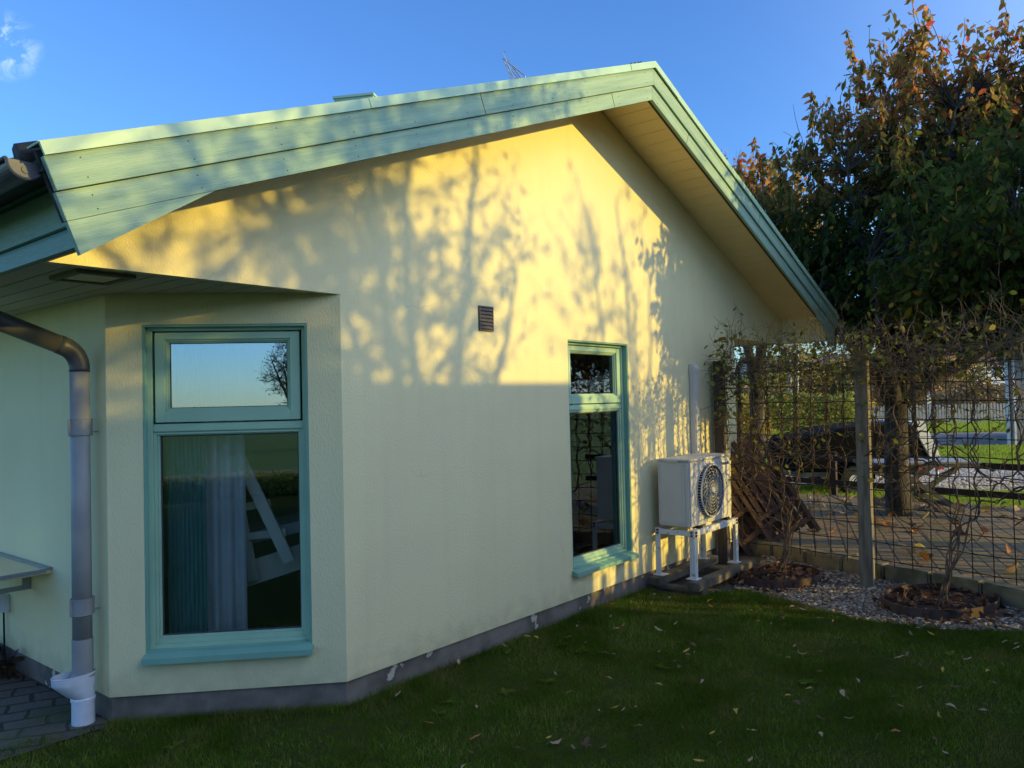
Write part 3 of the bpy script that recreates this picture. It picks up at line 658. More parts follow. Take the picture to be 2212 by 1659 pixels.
seg(1102, 119, 1122, 170); seg(1122, 136, 1146, 170, r=.009); seg(1150, 158, 1151, 166); seg(1109, 166, 1111, 175)
an.build('tv_antenna', M['aluminium'], roof)
# ------------- things inside the rooms
ct = MB()
def drape(mb, p0, p1, z0, z1, folds, amp):
    p0, p1 = Vector(p0), Vector(p1); d = (p1-p0); nn = Vector((-d.y, d.x, 0)).normalized(); n = folds*8
    pts = [p0+d*(k/n)+nn*amp*sin(2*pi*folds*k/n+.4*sin(k*.7)) for k in range(n+1)]
    mb.add([(p.x, p.y, z0) for p in pts]+[(p.x, p.y, z1) for p in pts], [(k, k+1, n+2+k, n+1+k) for k in range(n)])
def qb(s, d): v = QB(s, 0, d); return (v.x, v.y, 0)
drape(ct, qb(.05, .24), qb(.26, .24), .2, 2.1, 9, .012)
tag(ct.build('teal_curtain', M['curtain_teal'], None, fix=False, smooth=True), 'teal pleated curtain at the left side inside the tall corner window', 'curtain')
ct = MB(); drape(ct, qb(.24, .30), qb(.46, .34), .2, 2.1, 3, .025)
tag(ct.build('pale_curtain', M['curtain_white'], None, fix=False, smooth=True), 'pale grey curtain hanging beside the teal one in the corner window', 'curtain')
ct = MB(); drape(ct, (2.72, .36, 0), (3.12, .36, 0), .2, 2.1, 4, .025)
tag(ct.build('sheer_curtain', M['curtain_white'], None, fix=False, smooth=True), 'sheer light curtain inside the narrow window by the heat pump', 'curtain')
bed = empty('bunk_bed', (.3, 1.4, .14), 'white bunk bed with slanted ladder seen through the corner window', 'bed')
def BQ(px, py, d):   # inner room coordinates relative to window: s, z, depth
    return QB(px, py, d)
b_ = MB()
b_.bar(BQ(.36, 1.42, .50), BQ(.68, .70, .50), .035, .07); lad = None
o1 = b_.build('ladder_rail', M['white_wood'], bed, bevel=.004)
b_ = MB(); b_.bar(BQ(.37, 1.00, .62), BQ(.45, .58, .58), .035, .06); b_.build('ladder_rail', M['white_wood'], bed, bevel=.004)
for (z, s0, s1) in ((.86, .34, .66), (1.04, .34, .56)):
    b_ = MB(); b_.bar(BQ(s0, z-.02, .62), BQ(s1, z+.02, .52), .03, .045); b_.build('ladder_rung', M['white_wood'], bed)
b_ = MB(); b_.bar(BQ(.10, .52, .66), BQ(1.10, .80, .72), .03, .15); b_.build('bed_side', M['white_wood'], bed)
b_ = MB(); b_.bar(BQ(.20, .78, .95), BQ(1.15, .96, 1.0), .5, .07, upv=(0, 0, 1)); b_.build('mattress', M['bedding'], bed, bevel=.01)

# ================================================================== small things at the left
hp = empty('drain_hopper', (-.99, .955, 0), 'white plastic rainwater funnel on a pipe stub beneath the grey downpipe', 'drain')
h = MB(); h.lathe([(.056, -.05), (.056, .115), (.060, .115), (.060, .13), (.056, .135), (.052, .135), (.052, -.04)], (-.99, .955, 0), 28); h.build('pipe_stub', M['pvc'], hp, smooth=False)
h = MB(); n = 28
rings = []
for (t, z) in ((0, .135), (.25, .15), (.6, .185), (.85, .21), (1, .225), (1, .262)):
    cxx = -.99-.045*t; rx = .056+.052*t; ry = .056+.012*t
    rings.append([(cxx+rx*cos(2*pi*k/n), .955+ry*sin(2*pi*k/n), z) for k in range(n)])
vs_ = [v for r in rings for v in r]; fs_ = [(i*n+k, i*n+(k+1) % n, (i+1)*n+(k+1) % n, (i+1)*n+k) for i in range(5) for k in range(n)]
h.add(vs_, fs_); h.add([((v[0]+1.0)*.955-1.0, (v[1]-.955)*.955+.955, v[2]+.001) for v in vs_], [f[::-1] for f in fs_])
h.tube([rings[5][k] for k in range(n)]+[rings[5][0]], .003, 6); h.build('funnel', M['pvc'], hp, smooth=True, fix=False)
ws = empty('wall_shelf', (-A_, 1.6, .7), 'metal edged shelf on a slotted bracket fixed to the cream side wall', 'shelf')
s = MB(); s.box((-1.55, 1.60, .690), (-A_-.001, 2.75, .715)); s.build('shelf_board', M['cream_wood'], ws, bevel=.003)
s = MB(); s.box((-A_-.035, 1.585, .716), (-A_-.001, 2.75, .728)); s.box((-1.56, 1.585, .70), (-A_-.036, 1.599, .722)); s.build('metal_trim', M['aluminium'], ws, bevel=.002)
s = MB(); yb = 1.92
for lo, hi in (((-1.4, yb, .655), (-A_-.001, yb+.004, .688)), ((-1.4, yb, .555), (-A_-.001, yb+.004, .585)), ((-A_-.05, yb, .585), (-A_-.001, yb+.004, .655)), ((-1.4, yb, .585), (-1.33, yb+.004, .655))): s.box(lo, hi)
s.build('bracket', M['aluminium'], ws)
eb = empty('socket_box', (-A_, 2.35, .4), 'small white outdoor socket box on the side wall with a cable below', 'socket')
s = MB(); s.box((-A_-.06, 2.28, .36), (-A_-.001, 2.40, .47)); s.build('box', M['pvc'], eb, bevel=.006)
s = MB(); s.tube([(-A_-.02, 2.34, .36), (-A_-.02, 2.335, .2), (-A_-.03, 2.30, .06), (-A_-.06, 2.2, .10), (-A_-.09, 2.15, .03)], .006, 6); s.build('cable', M['dark'], eb, smooth=True)
# leafy debris / pot plant by the side wall
n = 160; P = np.stack([nr.uniform(-1.25, -.93, n), nr.uniform(2.0, 2.7, n), nr.uniform(.0, .22, n)*nr.uniform(.3, 1, n)], 1)
V, F_ = leaves(P, np.stack([nr.normal(size=n), nr.normal(size=n), nr.uniform(-.2, .9, n)], 1), .07, .6)
dpnt = empty('withered_plant', (-1.05, 2.3, 0), 'dark withered plant in a black pot at the foot of the side wall', 'plant')
npmesh('foliage', V, F_, leafmat('withered_leaves', [(0, (.03, .02, .012)), (1, (.10, .05, .03))], .1), dpnt)
s = MB(); s.lathe([(.0, 0), (.10, 0), (.12, .12), (.128, .12), (.128, .14), (.115, .14), (.11, .10), (0, .10)], (-1.08, 2.42, 0), 20); s.build('pot', M['dark'], dpnt)

# ================================================================== heat pump
hpz = .525
pump = empty('heat_pump', (3.78, -.22, hpz), 'off-white outdoor heat pump unit with round fan grille, beside the gable wall', 'heat pump')
PX0, PX1, PY0, PY1, PZ0, PZ1 = 3.365, 4.195, -.385, -.075, .53, 1.095
b = MB(); b.box((PX0, PY0+.001, PZ0), (PX1, PY1, PZ1)); b.build('casing', M['pump'], pump, bevel=.012)
b = MB(); b.box((PX0-.008, PY0-.006, PZ1-.002), (PX1+.006, PY1+.004, PZ1+.016)); b.box((PX0-.012, PY0+.10, PZ1-.012), (PX0+.05, PY1-.09, PZ1+.010)); b.build('lid', M['pump'], pump, bevel=.006)
b = MB()
def xr(mb, x0, x1, ya, yb, za, zb, w):
    mb.box((x0, ya, za), (x1, ya+w, zb)); mb.box((x0, yb-w, za), (x1, yb, zb)); mb.box((x0, ya+w, za), (x1, yb-w, za+w)); mb.box((x0, ya+w, zb-w), (x1, yb-w, zb))
xr(b, PX0-.004, PX0, PY0+.045, PY1-.012, PZ0+.03, PZ1-.03, .008); b.box((PX0-.002, PY0+.075, PZ0+.04), (PX0+.002, PY1-.03, PZ1-.04)); b.build('side_panel', M['pump'], pump, bevel=.001)
FXc, FZc, FR = 3.735, .815, .235; yf = PY0-.001
b = MB(); b.lathe([(FR+.014, 0), (FR+.014, .006), (FR+.006, .006), (FR+.006, .0)], (0, 0, 0), 56); b.lathe([(FR-.002, .030), (FR-.002, .037), (FR-.012, .037), (FR-.012, .030), (FR-.002, .030)], (0, 0, 0), 56)
R90 = Matrix.Translation(Vector((FXc, yf, FZc)))@Matrix.Rotation(radians(90), 4, 'X')
b.v = [tuple(R90@Vector(v)) for v in b.v]; fanr = b.build('fan_ring', M['pump_grille'], pump)
b = MB(); b.lathe([(0, .0015), (FR-.002, .0015), (FR-.006, .026)], (0, 0, 0), 48); b.v = [tuple(R90@Vector(v)) for v in b.v]; b.build('fan_opening', M['dark'], fanr)
b = MB()
for k in range(3):    # fan blades behind the grille
    a = 2*pi*k/3+.5
    vs_ = [R90@Vector(((r*cos(a+da)), r*sin(a+da), .006+hh)) for r, da, hh in ((.04, -.3, 0), (FR-.03, -.62, 0), (FR-.02, .25, .008), (.05, .5, .008))]
    b.add(vs_, [(0, 1, 2, 3)])
b.build('fan_blade', mat('fan_blade_grey', (.10, .10, .10), .5), fanr, fix=False)
b = MB()
for k in range(8):
    r = .03+(FR-.045)*k/7; dome = .030-.014*(k/7)**3
    b.tube([R90@Vector((r*cos(2*pi*j/48), r*sin(2*pi*j/48), dome+.004)) for j in range(49)], .0021, 5, caps=False)
for k in range(22):
    a = 2*pi*k/22
    b.tube([R90@Vector((r*cos(a+1.1*(r-.03)/FR), r*sin(a+1.1*(r-.03)/FR), .034-.014*((r-.03)/(FR-.045))**3)) for r in [.03+(FR-.042)*j/8 for j in range(9)]], .0021, 4, caps=False)
for k in range(60):
    a = 2*pi*k/60; b.tube([R90@Vector(((FR+.002)*cos(a), (FR+.002)*sin(a), .002)), R90@Vector(((FR+.0)*cos(a), (FR+.0)*sin(a), .034))], .0028, 4, caps=False)
b.build('fan_guard', M['pump_grille'], fanr, smooth=True)
b = MB(); b.lathe([(0, .046), (.018, .046), (.03, .040), (.032, .03)], (0, 0, 0), 20); b.v = [tuple(R90@Vector(v)) for v in b.v]; b.build('hub_cap', M['pump_grille'], fanr, smooth=True)
def text(body, size, loc, rot, m, parent, name='lettering', bold=0):
    c = bpy.data.curves.new(name, 'FONT'); c.body = body; c.size = size; c.extrude = .0006; c.offset = bold; c.align_x = 'CENTER'; c.align_y = 'CENTER'
    t = bpy.data.objects.new(name, c); col.objects.link(t)
    dg = bpy.context.evaluated_depsgraph_get(); me = bpy.data.meshes.new_from_object(t.evaluated_get(dg))
    bpy.data.objects.remove(t); o = bpy.data.objects.new(name, me); col.objects.link(o); me.materials.clear(); me.materials.append(m)
    o.location = Vector(loc); o.rotation_euler = rot; o.parent = parent; o.matrix_parent_inverse = parent_inv(parent)
    return o
text('Panasonic', .044, (4.075, PY0-.0015, 1.032), (radians(90), 0, 0), M['blue_ink'], pump, bold=.0012)
b = MB(); b.box((4.06, PY0-.0012, .80), (4.185, PY0+.0005, .895)); st = b.build('sticker', M['sticker'], pump)
b = MB(); ring2(b, 4.13, 4.178, .845, .888, PY0-.0025, PY0-.0013, .004); b.box((4.137, PY0-.0025, .858), (4.150, PY0-.0013, .876)); b.box((4.156, PY0-.0025, .858), (4.171, PY0-.0013, .876))
b.tube([(4.092+.018*cos(t), PY0-.002, .868+.018*sin(t)) for t in [2*pi*k/16 for k in range(17)]], .0017, 4); b.box((4.075, PY0-.0025, .845), (4.11, PY0-.0013, .851)); b.box((4.075, PY0-.0025, .835), (4.11, PY0-.0013, .839))
b.build('symbol', M['dark'], st)
b = MB()
for z in (.60, .67, .74, 1.09): b.box((FXc+FR+.02 if z < 1 else PX0+.02, PY0-.0016, z), (PX1-.02, PY0+.0, z+.003))
b.build('panel_groove', mat('groove_grey', (.35, .34, .31), .6), pump)
for x in (PX0+.12, PX1-.15):
    b = MB(); b.box((x, PY0-.02, .512), (x+.06, PY1+.03, .531)); b.build('foot', M['dark'], pump)
stand = empty('pump_stand', (3.79, -.23, 0), 'worn white angle-iron stand on four legs carrying the heat pump', 'stand')
SX0, SX1, SY0, SY1, SZ = 3.35, 4.22, -.42, -.055, .510
TZ = .10
b = MB(); 
b.box((SX0, SY0, SZ-.05), (SX1, SY0+.004, SZ)); b.box((SX0, SY0+.004, SZ-.004), (SX1, SY0+.045, SZ)); b.box((SX0, SY1-.004, SZ-.05), (SX1, SY1, SZ)); b.box((SX0, SY1-.045, SZ-.004), (SX1, SY1-.004, SZ))
b.build('side_rail', M['white_steel'], stand)
b = MB()
for x in (SX0, SX1-.004): b.box((x, SY0+.0045, SZ-.05), (x+.004, SY1-.0045, SZ-.0045))
b.build('cross_rail', M['white_steel'], stand)
for (x, y, sx, sy) in ((SX0-.005, SY0-.005, 1, 1), (SX1+.005, SY0-.005, -1, 1), (SX0-.005, SY1+.005, 1, -1), (SX1+.005, SY1+.005, -1, -1)):
    b = MB(); w = .05
    b.box(*[tuple(map(f, *q)) if False else None for f, q in ()]) if False else None
    xa, xb = sorted((x, x+sx*w)); ya, yb2 = sorted((y, y+sy*.005)); b.box((xa, ya, TZ+.006), (xb, yb2, SZ+.002))
    xa, xb = sorted((x, x+sx*.005)); ya, yb2 = sorted((y+sy*.0051, y+sy*w)); b.box((xa, ya, TZ+.006), (xb, yb2, SZ+.002))
    lg = b.build('leg', M['white_steel'], stand)
    b = MB(); xa, xb = sorted((x-sx*.02, x+sx*.08)); ya, yb2 = sorted((y-sy*.02, y+sy*.08)); b.box((xa, ya, TZ-.0), (xb, yb2, TZ+.006)); b.build('foot_plate', M['white_steel'], lg)
    b = MB()
    for zz in (SZ-.015, SZ-.042):
        b.tube([(x+sx*.025, y-sy*.012, zz), (x+sx*.025, y, zz)], .010, 6); b.tube([(x-sx*.012, y+sy*.025, zz), (x, y+sy*.025, zz)], .010, 6)
    b.build('bolt', M['rust'], lg)
tf = empty('timber_base', (3.7, -.25, 0), 'weathered timber frame on the ground under the pump stand', 'timber frame')
for (a, c, w_, h_, z) in (((3.24, -.455), (4.42, -.455), .10, .07, .063), ((3.24, -.085), (4.42, -.085), .10, .07, .063)):
    b = MB(); b.bar((a[0], a[1], z), (c[0], c[1], z), w_, h_); b.build('beam', M['timber'], tf, bevel=.006)
for x in (3.36, 4.2):
    b = MB(); b.bar((x, -.50, .012), (x, -.03, .012), .09, .03); b.build('beam', M['timber'], tf, bevel=.005)

# ================================================================== ground
def sheet(name, pts, z, m, kind='structure', sub=0):
    mb = MB(); mb.add([(p[0], p[1], z if len(p) < 3 else p[2]) for p in pts], [tuple(range(len(pts)))])
    o = mb.build(name, m, None, fix=False); o['kind'] = kind
    if o.data.polygons[0].normal.z < 0: o.data.flip_normals()
    return o
g = MB(); n = 40
S = 1500
g.add([(-S, -S, -.055), (S, -S, -.055), (S, S, -.055), (-S, S, -.055)], [(0, 1, 2, 3)]); tag(g.build('ground', M['farlawn'], None, fix=False), kind='structure')
def w2(d, l): v = W(d, l); return (v.x, v.y)
# lawn by the house
lawn = sheet('lawn', [(-9, -12), (6.5, -12), (4.9, -3.9), (3.62, -2.72), (3.40, -2.30), (3.30, -1.86), (3.42, -1.40), (3.58, -1.05), (3.66, -.72), (3.50, -.55), (3.25, -.50), (3.2, 0.1), (-.02, .1), (-.92, .93), (-1.38, .93), (-4, 1.2), (-9, 1.5)], -.012, M['soil'])
bed_ = sheet('gravel_bed', [(3.1, .05), (3.2, -.8), (3.0, -1.9), (3.3, -3.2), (4.9, -5.4), (5.6, -5.0), (4.0, -2.9), (4.46, -1.9), (5.0, -.6), (5.25, .05)], -.030, M['gravel_bed'])
lp = sheet('left_paving', [(-.90, .80), (-.90, 8), (-5, 8), (-5, .8), (-1.45, .80)], -.004, M['pavers'])
# raised patio
K = [(5.36, .3), (5.235, -.19), (4.80, -1.31), (4.50, -2.28), (4.27, -2.75), (3.9, -3.6)]
PED = [(8.6, 8.6), (10.3, 6.6), (11.2, 5.65), (12.1, 4.7), (12.4, 3.5), (12.4, -1.2)]
patio = sheet('patio', [(5.36, .3), (5.235, -.19), (4.80, -1.31), (4.50, -2.28), (4.27, -2.75), (3.9, -3.6)]+[w2(*p) for p in PED], .105, M['patio'])
ed = MB()
for i in range(len(PED)-1):
    a, b2 = Vector((*w2(*PED[i]), .105)), Vector((*w2(*PED[i+1]), .105)); ed.add([a, b2, b2-Vector((0, 0, .2)), a-Vector((0, 0, .2))], [(0, 1, 2, 3)])
tag(ed.build('patio_edge', M['kerb'], None, fix=False), kind='structure')
# kerb stones along the patio front
def along(t):
    ds = [0]
    for i in range(len(K)-1): ds.append(ds[-1]+hypot(K[i+1][0]-K[i][0], K[i+1][1]-K[i][1]))
    t = min(max(t, 0), ds[-1]-1e-4)
    for i in range(len(K)-1):
        if t < ds[i+1]:
            f = (t-ds[i])/(ds[i+1]-ds[i]); return Vector((K[i][0]*(1-f)+K[i+1][0]*f, K[i][1]*(1-f)+K[i+1][1]*f, 0))
ktot = sum(hypot(K[i+1][0]-K[i][0], K[i+1][1]-K[i][1]) for i in range(len(K)-1))
t = .30; ki = 0; kl = ['kerb stone half behind the pump stand at the wall end', 'kerb stone behind the first climbing plant', 'kerb stone left of the fence post in the gravel', 'mossy kerb stone right of the fence post in the gravel',
      'kerb stone between the post and the second climber', 'kerb stone behind the second climber ring', 'kerb stone past the second climber near the picture edge', 'last kerb stone at the right picture edge', 'kerb stone beyond the picture edge']
while t+.40 < ktot and ki < 9:
    p, q = along(t), along(t+.41); d = (q-p); L__ = d.length; d.normalize(); nx = Vector((d.y, -d.x, 0));
    if nx.x > 0: nx = -nx
    b = MB()
    m_ = Matrix(((d.x, -nx.x, 0, p.x), (d.y, -nx.y, 0, p.y), (0, 0, 1, 0), (0, 0, 0, 1)))@Matrix.Rotation(rng.uniform(-.02, .02), 4, 'X')
    b.box((.004, -.02, -.12), (L__-.004, .13, .122), m_)
    o = b.build('kerb_stone', M['kerb'], None, bevel=.016); tag(o, kl[ki], 'kerb stone', 'kerb stones edging the raised patio'); t += .418; ki += 1
# far bands
sheet('gravel_drive', [w2(12.0, 14), w2(17.2, 14), w2(17.6, 7), w2(19.3, 3.5), w2(19.6, -2), w2(14.8, -3.5), w2(14.8, 4.5), w2(12.8, 8.3)], -.040, M['gravel_drive'])
sheet('road', [w2(22.8, 30), w2(31.0, 30), w2(32.0, 0), w2(33, -15), w2(27.2, -15), w2(25.0, 4), w2(23.6, 12)], -.035, M['road'])
# rising ground beyond the road
hg = MB(); nx_, ny_ = 30, 16
for j in range(ny_):
    for i in range(nx_):
        l = -40+i*140/(nx_-1); d = 46+j*j*1.1; z = -.06+ (max(0, d-50)*.030)**1.15*(1+.4*noise.noise(Vector((l*.03, d*.02, 0))))
        hg.v.append(tuple(W(d, l*(1+.012*(d-46)), z)))
hg.f = [(j*nx_+i, j*nx_+i+1, (j+1)*nx_+i+1, (j+1)*nx_+i) for j in range(ny_-1) for i in range(nx_-1)]
tag(hg.build('hillside', mat('hill_field', (.10, .12, .04), .95, c2=(.20, .17, .08), scale=.08), None, smooth=True, fix=False), kind='structure')

# grass blades on the near lawn
def inpoly(X, Y, poly):
    ins = np.zeros(len(X), bool); n = len(poly)
    for i in range(n):
        x0, y0 = poly[i]; x1, y1 = poly[(i+1) % n]
        c = ((y0 > Y) != (y1 > Y)) & (X < (x1-x0)*(Y-y0)/(y1-y0+1e-12)+x0); ins ^= c
    return ins
def blades(P, h, w, lean, r=nr):
    n = len(P); a = r.uniform(0, 2*pi, n); d = np.stack([np.cos(a), np.sin(a), np.zeros(n)], 1)
    b = r.uniform(0, 2*pi, n); ld = np.stack([np.cos(b), np.sin(b), np.zeros(n)], 1)*(h*lean*r.uniform(.2, 1.3, n))[:, None]
    up_ = np.array([[0, 0, 1.]])
    v0 = P-d*w[:, None]/2; v1 = P+d*w[:, None]/2; m = P+up_*h[:, None]*.6+ld*.4
    v2 = m+d*w[:, None]*.35; v3 = m-d*w[:, None]*.35; v4 = P+up_*h[:, None]+ld
    V = np.stack([v0, v1, v2, v3, v4, v4+d*.0003], 1).reshape(-1, 3); i = np.arange(n)[:, None]*6
    F = np.concatenate([i+np.array([[0, 1, 2, 3]]), i+np.array([[3, 2, 5, 4]])], 0); return V, F
LP = [(-1.9, -3.4), (3.9, -3.2), (3.62, -2.72), (3.40, -2.30), (3.30, -1.86), (3.42, -1.40), (3.58, -1.05), (3.66, -.72), (3.50, -.55), (3.22, -.52), (3.2, -.03), (.03, -.03), (-.95, .88), (-1.38, .95), (-2.3, 1.1), (-2.5, 0)]
def fieldpts(n, x0, x1, y0, y1, poly):
    X = nr.uniform(x0, x1, n); Y = nr.uniform(y0, y1, n); k = inpoly(X, Y, poly); X, Y = X[k], Y[k]
    vis = (X-CAM.x)*F2.x+(Y-CAM.y)*F2.y > 2.6; return X[vis], Y[vis]
X, Y = fieldpts(330000, -2.5, 3.9, -3.4, 1.1, LP)
def nz(X, Y, s, o=0): return np.array([noise.noise(Vector((x*s+o, y*s, o))) for x, y in zip(X, Y)])
q = nz(X[::1], Y[::1], 1.6)
keep = nr.uniform(0, 1, len(X)) < (.75+.6*q); X, Y, q = X[keep], Y[keep], q[keep]
near = np.minimum(np.abs(Y+.03), 9)
h = nr.uniform(.012, .038, len(X))*(1+.9*q); h[(near < .12) & (X > 0)] *= 1.5
ne = 5200; te = nr.uniform(0, 1, ne); wl_ = nr.uniform(0, 1, ne) < .45
oe = np.abs(nr.normal(0, .05, ne))+.004
Xe = np.where(wl_, -A_*te-oe*B_/TB, te*3.2); Ye = np.where(wl_, B_*te-oe*A_/TB, -oe)
X = np.concatenate([X, Xe]); Y = np.concatenate([Y, Ye]); h = np.concatenate([h, nr.uniform(.018, .05, ne)])
V, F_ = blades(np.stack([X, Y, np.full(len(X), -.012)], 1), h, nr.uniform(.0018, .0038, len(X)), .8)
tag(npmesh('lawn_grass', V, F_, M['blade']), kind='stuff')['label'] = 'short mown green lawn grass in front of the house'
wd = MB()
for k in range(26):   # broadleaf weeds in the turf
    while True:
        x, y = rng.uniform(-1.6, 3.4), rng.uniform(-2.9, .6)
        if inpoly(np.array([x]), np.array([y]), LP)[0]: break
    for j in range(rng.randint(5, 9)):
        a = rng.uniform(0, 2*pi); L0 = rng.uniform(.03, .07); u = Vector((cos(a), sin(a), .35)); v = Vector((-sin(a), cos(a), 0)); o_ = Vector((x, y, -.002)); w_ = L0*.22
        wd.add([o_, o_+u*L0*.5+v*w_, o_+u*L0+Vector((0, 0, -.01)), o_+u*L0*.5-v*w_], [(0, 1, 2, 3)])
tag(wd.build('lawn_weeds', M['blade'], None, fix=False), kind='stuff')['label'] = 'flat rosettes of broadleaf weeds dotted through the lawn'
# brighter grass beyond the patio
P = []
for (d0, d1, n, l0, l1) in ((10, 15, 60000, 3.5, 9.5), (17.2, 19.8, 26000, 6, 14)):
    d = nr.uniform(d0, d1, n); l = nr.uniform(l0, l1, n)
    if d0 < 12:
        k = inpoly(l, d, [(3.5, 12.45), (4.7, 12.15), (5.65, 11.25), (6.6, 10.35), (8.6, 8.65), (9.5, 12.3), (8.3, 12.8), (4.5, 14.8), (3.5, 14.8)]); d, l = d[k], l[k]
    P.append(np.array([tuple(W(a, b, -.055)) for a, b in zip(d, l)]))
P = np.concatenate(P); hh_ = nr.uniform(.04, .10, len(P)); ww_ = nr.uniform(.008, .018, len(P))
Q = []
for (d0, d1, n, l0, l1) in ((19.8, 23, 16000, 7, 15), (31.5, 40, 34000, 15, 29), (32, 34.6, 12000, 2, 16), (21, 25, 12000, 4, 9)):
    d = nr.uniform(d0, d1, n); l = nr.uniform(l0, l1, n); Q.append(np.array([tuple(W(a, b, -.055)) for a, b in zip(d, l)]))
Q = np.concatenate(Q); P = np.concatenate([P, Q]); hh_ = np.concatenate([hh_, nr.uniform(.06, .14, len(Q))]); ww_ = np.concatenate([ww_, nr.uniform(.03, .05, len(Q))])
V, F_ = blades(P, hh_, ww_, .7)
tag(npmesh('verge_grass', V, F_, M['verge']), kind='stuff')['label'] = 'sunlit grass verge between the patio, the gravel drive and the lawn'
# pebbles
GP = [(3.58, -1.05), (3.68, -.62), (3.9, -.52), (4.55, -.5), (5.2, -.25), (4.80, -1.31), (4.47, -2.28), (4.24, -2.75), (3.9, -3.5), (3.6, -3.1), (3.62, -2.72), (3.40, -2.30), (3.30, -1.86), (3.42, -1.40)]
n = 26000; X = nr.uniform(3.2, 5.3, n); Y = nr.uniform(-3.5, -.2, n); k = inpoly(X, Y, GP); X, Y = X[k], Y[k]
kk = np.zeros(len(X), bool)
for cx_, cy_, rx_, ry_ in ((4.22, -.80, .40, .33), (4.06, -2.13, .50, .36)): kk |= ((X-cx_)/rx_)**2+((Y-cy_)/ry_)**2 < .95
X, Y = X[~kk], Y[~kk]
ico = bmesh.new(); bmesh.ops.create_icosphere(ico, subdivisions=1, radius=1); iv = np.array([v.co[:] for v in ico.verts]); ifc = np.array([[v.index for v in f.verts] for f in ico.faces]); ico.free()
n = len(X); s_ = nr.uniform(.006, .019, n)
sc = np.stack([s_*nr.uniform(.8, 1.5, n), s_*nr.uniform(.7, 1.2, n), s_*nr.uniform(.45, .8, n)], 1)
ang = nr.uniform(0, 2*pi, n); Vp = iv[None]*(1+nr.uniform(-.18, .18, (n, len(iv), 1)))*sc[:, None]
ca, sa = np.cos(ang)[:, None], np.sin(ang)[:, None]; Vx = Vp[..., 0]*ca-Vp[..., 1]*sa; Vy = Vp[..., 0]*sa+Vp[..., 1]*ca
Vp = np.stack([Vx+X[:, None], Vy+Y[:, None], Vp[..., 2]-.022+nr.uniform(0, .014, n)[:, None]], 2)
tag(npmesh('pebbles', Vp.reshape(-1, 3), (ifc[None]+(np.arange(n)*len(iv))[:, None, None]).reshape(-1, 3), M['pebble']), kind='stuff')['label'] = 'grey and white pebbles in the bed along the fence'

n = 26000; l = nr.uniform(3.2, 11, n); d = 13+nr.uniform(0, 1, n)**1.0*6.0
k = inpoly(l, d, [(3.2, 14.8), (4.5, 14.8), (8.3, 12.85), (11, 12.5), (11, 17), (7, 17.4), (3.5, 19)]); l, d = l[k], d[k]; n = len(l)
s_ = nr.uniform(.012, .034, n)*(d/14); Vp = iv[None]*(1+nr.uniform(-.2, .2, (n, len(iv), 1)))*np.stack([s_, s_, s_*.7], 1)[:, None]
Pc = np.stack([C0.x+F2.x*d+R2.x*l, C0.y+F2.y*d+R2.y*l, np.full(n, -.035)], 1)
tag(npmesh('drive_stones', (Vp+Pc[:, None]).reshape(-1, 3), (ifc[None]+(np.arange(n)*len(iv))[:, None, None]).reshape(-1, 3),
    mat('drive_stone', (0, 0, 0), .85, island=[(0, (.26, .20, .14)), (.5, (.46, .38, .29)), (1, (.62, .54, .44))])), kind='stuff')['label'] = 'loose sunlit gravel of the drive behind the rail fence'

# ================================================================== wire fence with climbers
fence = empty('wire_fence', (4.66, -.08, 0), 'rusty square wire mesh fence on wooden posts along the patio edge', 'fence')
FP0, FP1, FP2 = Vector((4.665, -.075, 0)), Vector((4.42, -1.50, 0)), Vector((4.18, -2.93, 0))
for p, s_, h_, mm_, dark in ((FP0, .095, 2.0, 'post_dark', 1), (FP1, .105, 1.985, 'post', 0), (FP2, .105, 1.96, 'post', 0)):
    b = MB(); m_ = Matrix.Translation(p)@Matrix.Rotation(radians(8 if dark else 3), 4, 'Z')@Matrix.Rotation(radians(.0 if dark else .9), 4, 'Y')
    b.box((-s_/2, -s_/2, -.1), (s_/2, s_/2, h_), m_); b.build('post', M[mm_], fence, bevel=.006)
fd = (FP2-FP0).normalized(); fn = Vector((fd.y, -fd.x, 0))
if fn.dot(CAM-FP1) < 0: fn = -fn
def fpos(s, z, off=0): return FP0+fd*s+Vector((0, 0, z))+fn*off
FL = 3.2
def panel(s0, s1):
    b = MB(); z = .22
    while z < 1.93:
        pts = [fpos(s0+(s1-s0)*k/8, z+.006*sin(k*1.7+z*5), .0+.01*sin(k+z*3)) for k in range(9)]; b.tube(pts, .0042, 5); z += .15
    s = s0+.03
    while s < s1:
        pts = [fpos(s, .17+1.74*k/8, .006+.008*sin(k*1.1+s*7)) for k in range(9)]; b.tube(pts, .0042, 5); s += .15
    b.build('wire_mesh', M['wire'], fence, fix=False)
panel(.05, 1.40); panel(1.50, 2.85); panel(2.95, 4.2)

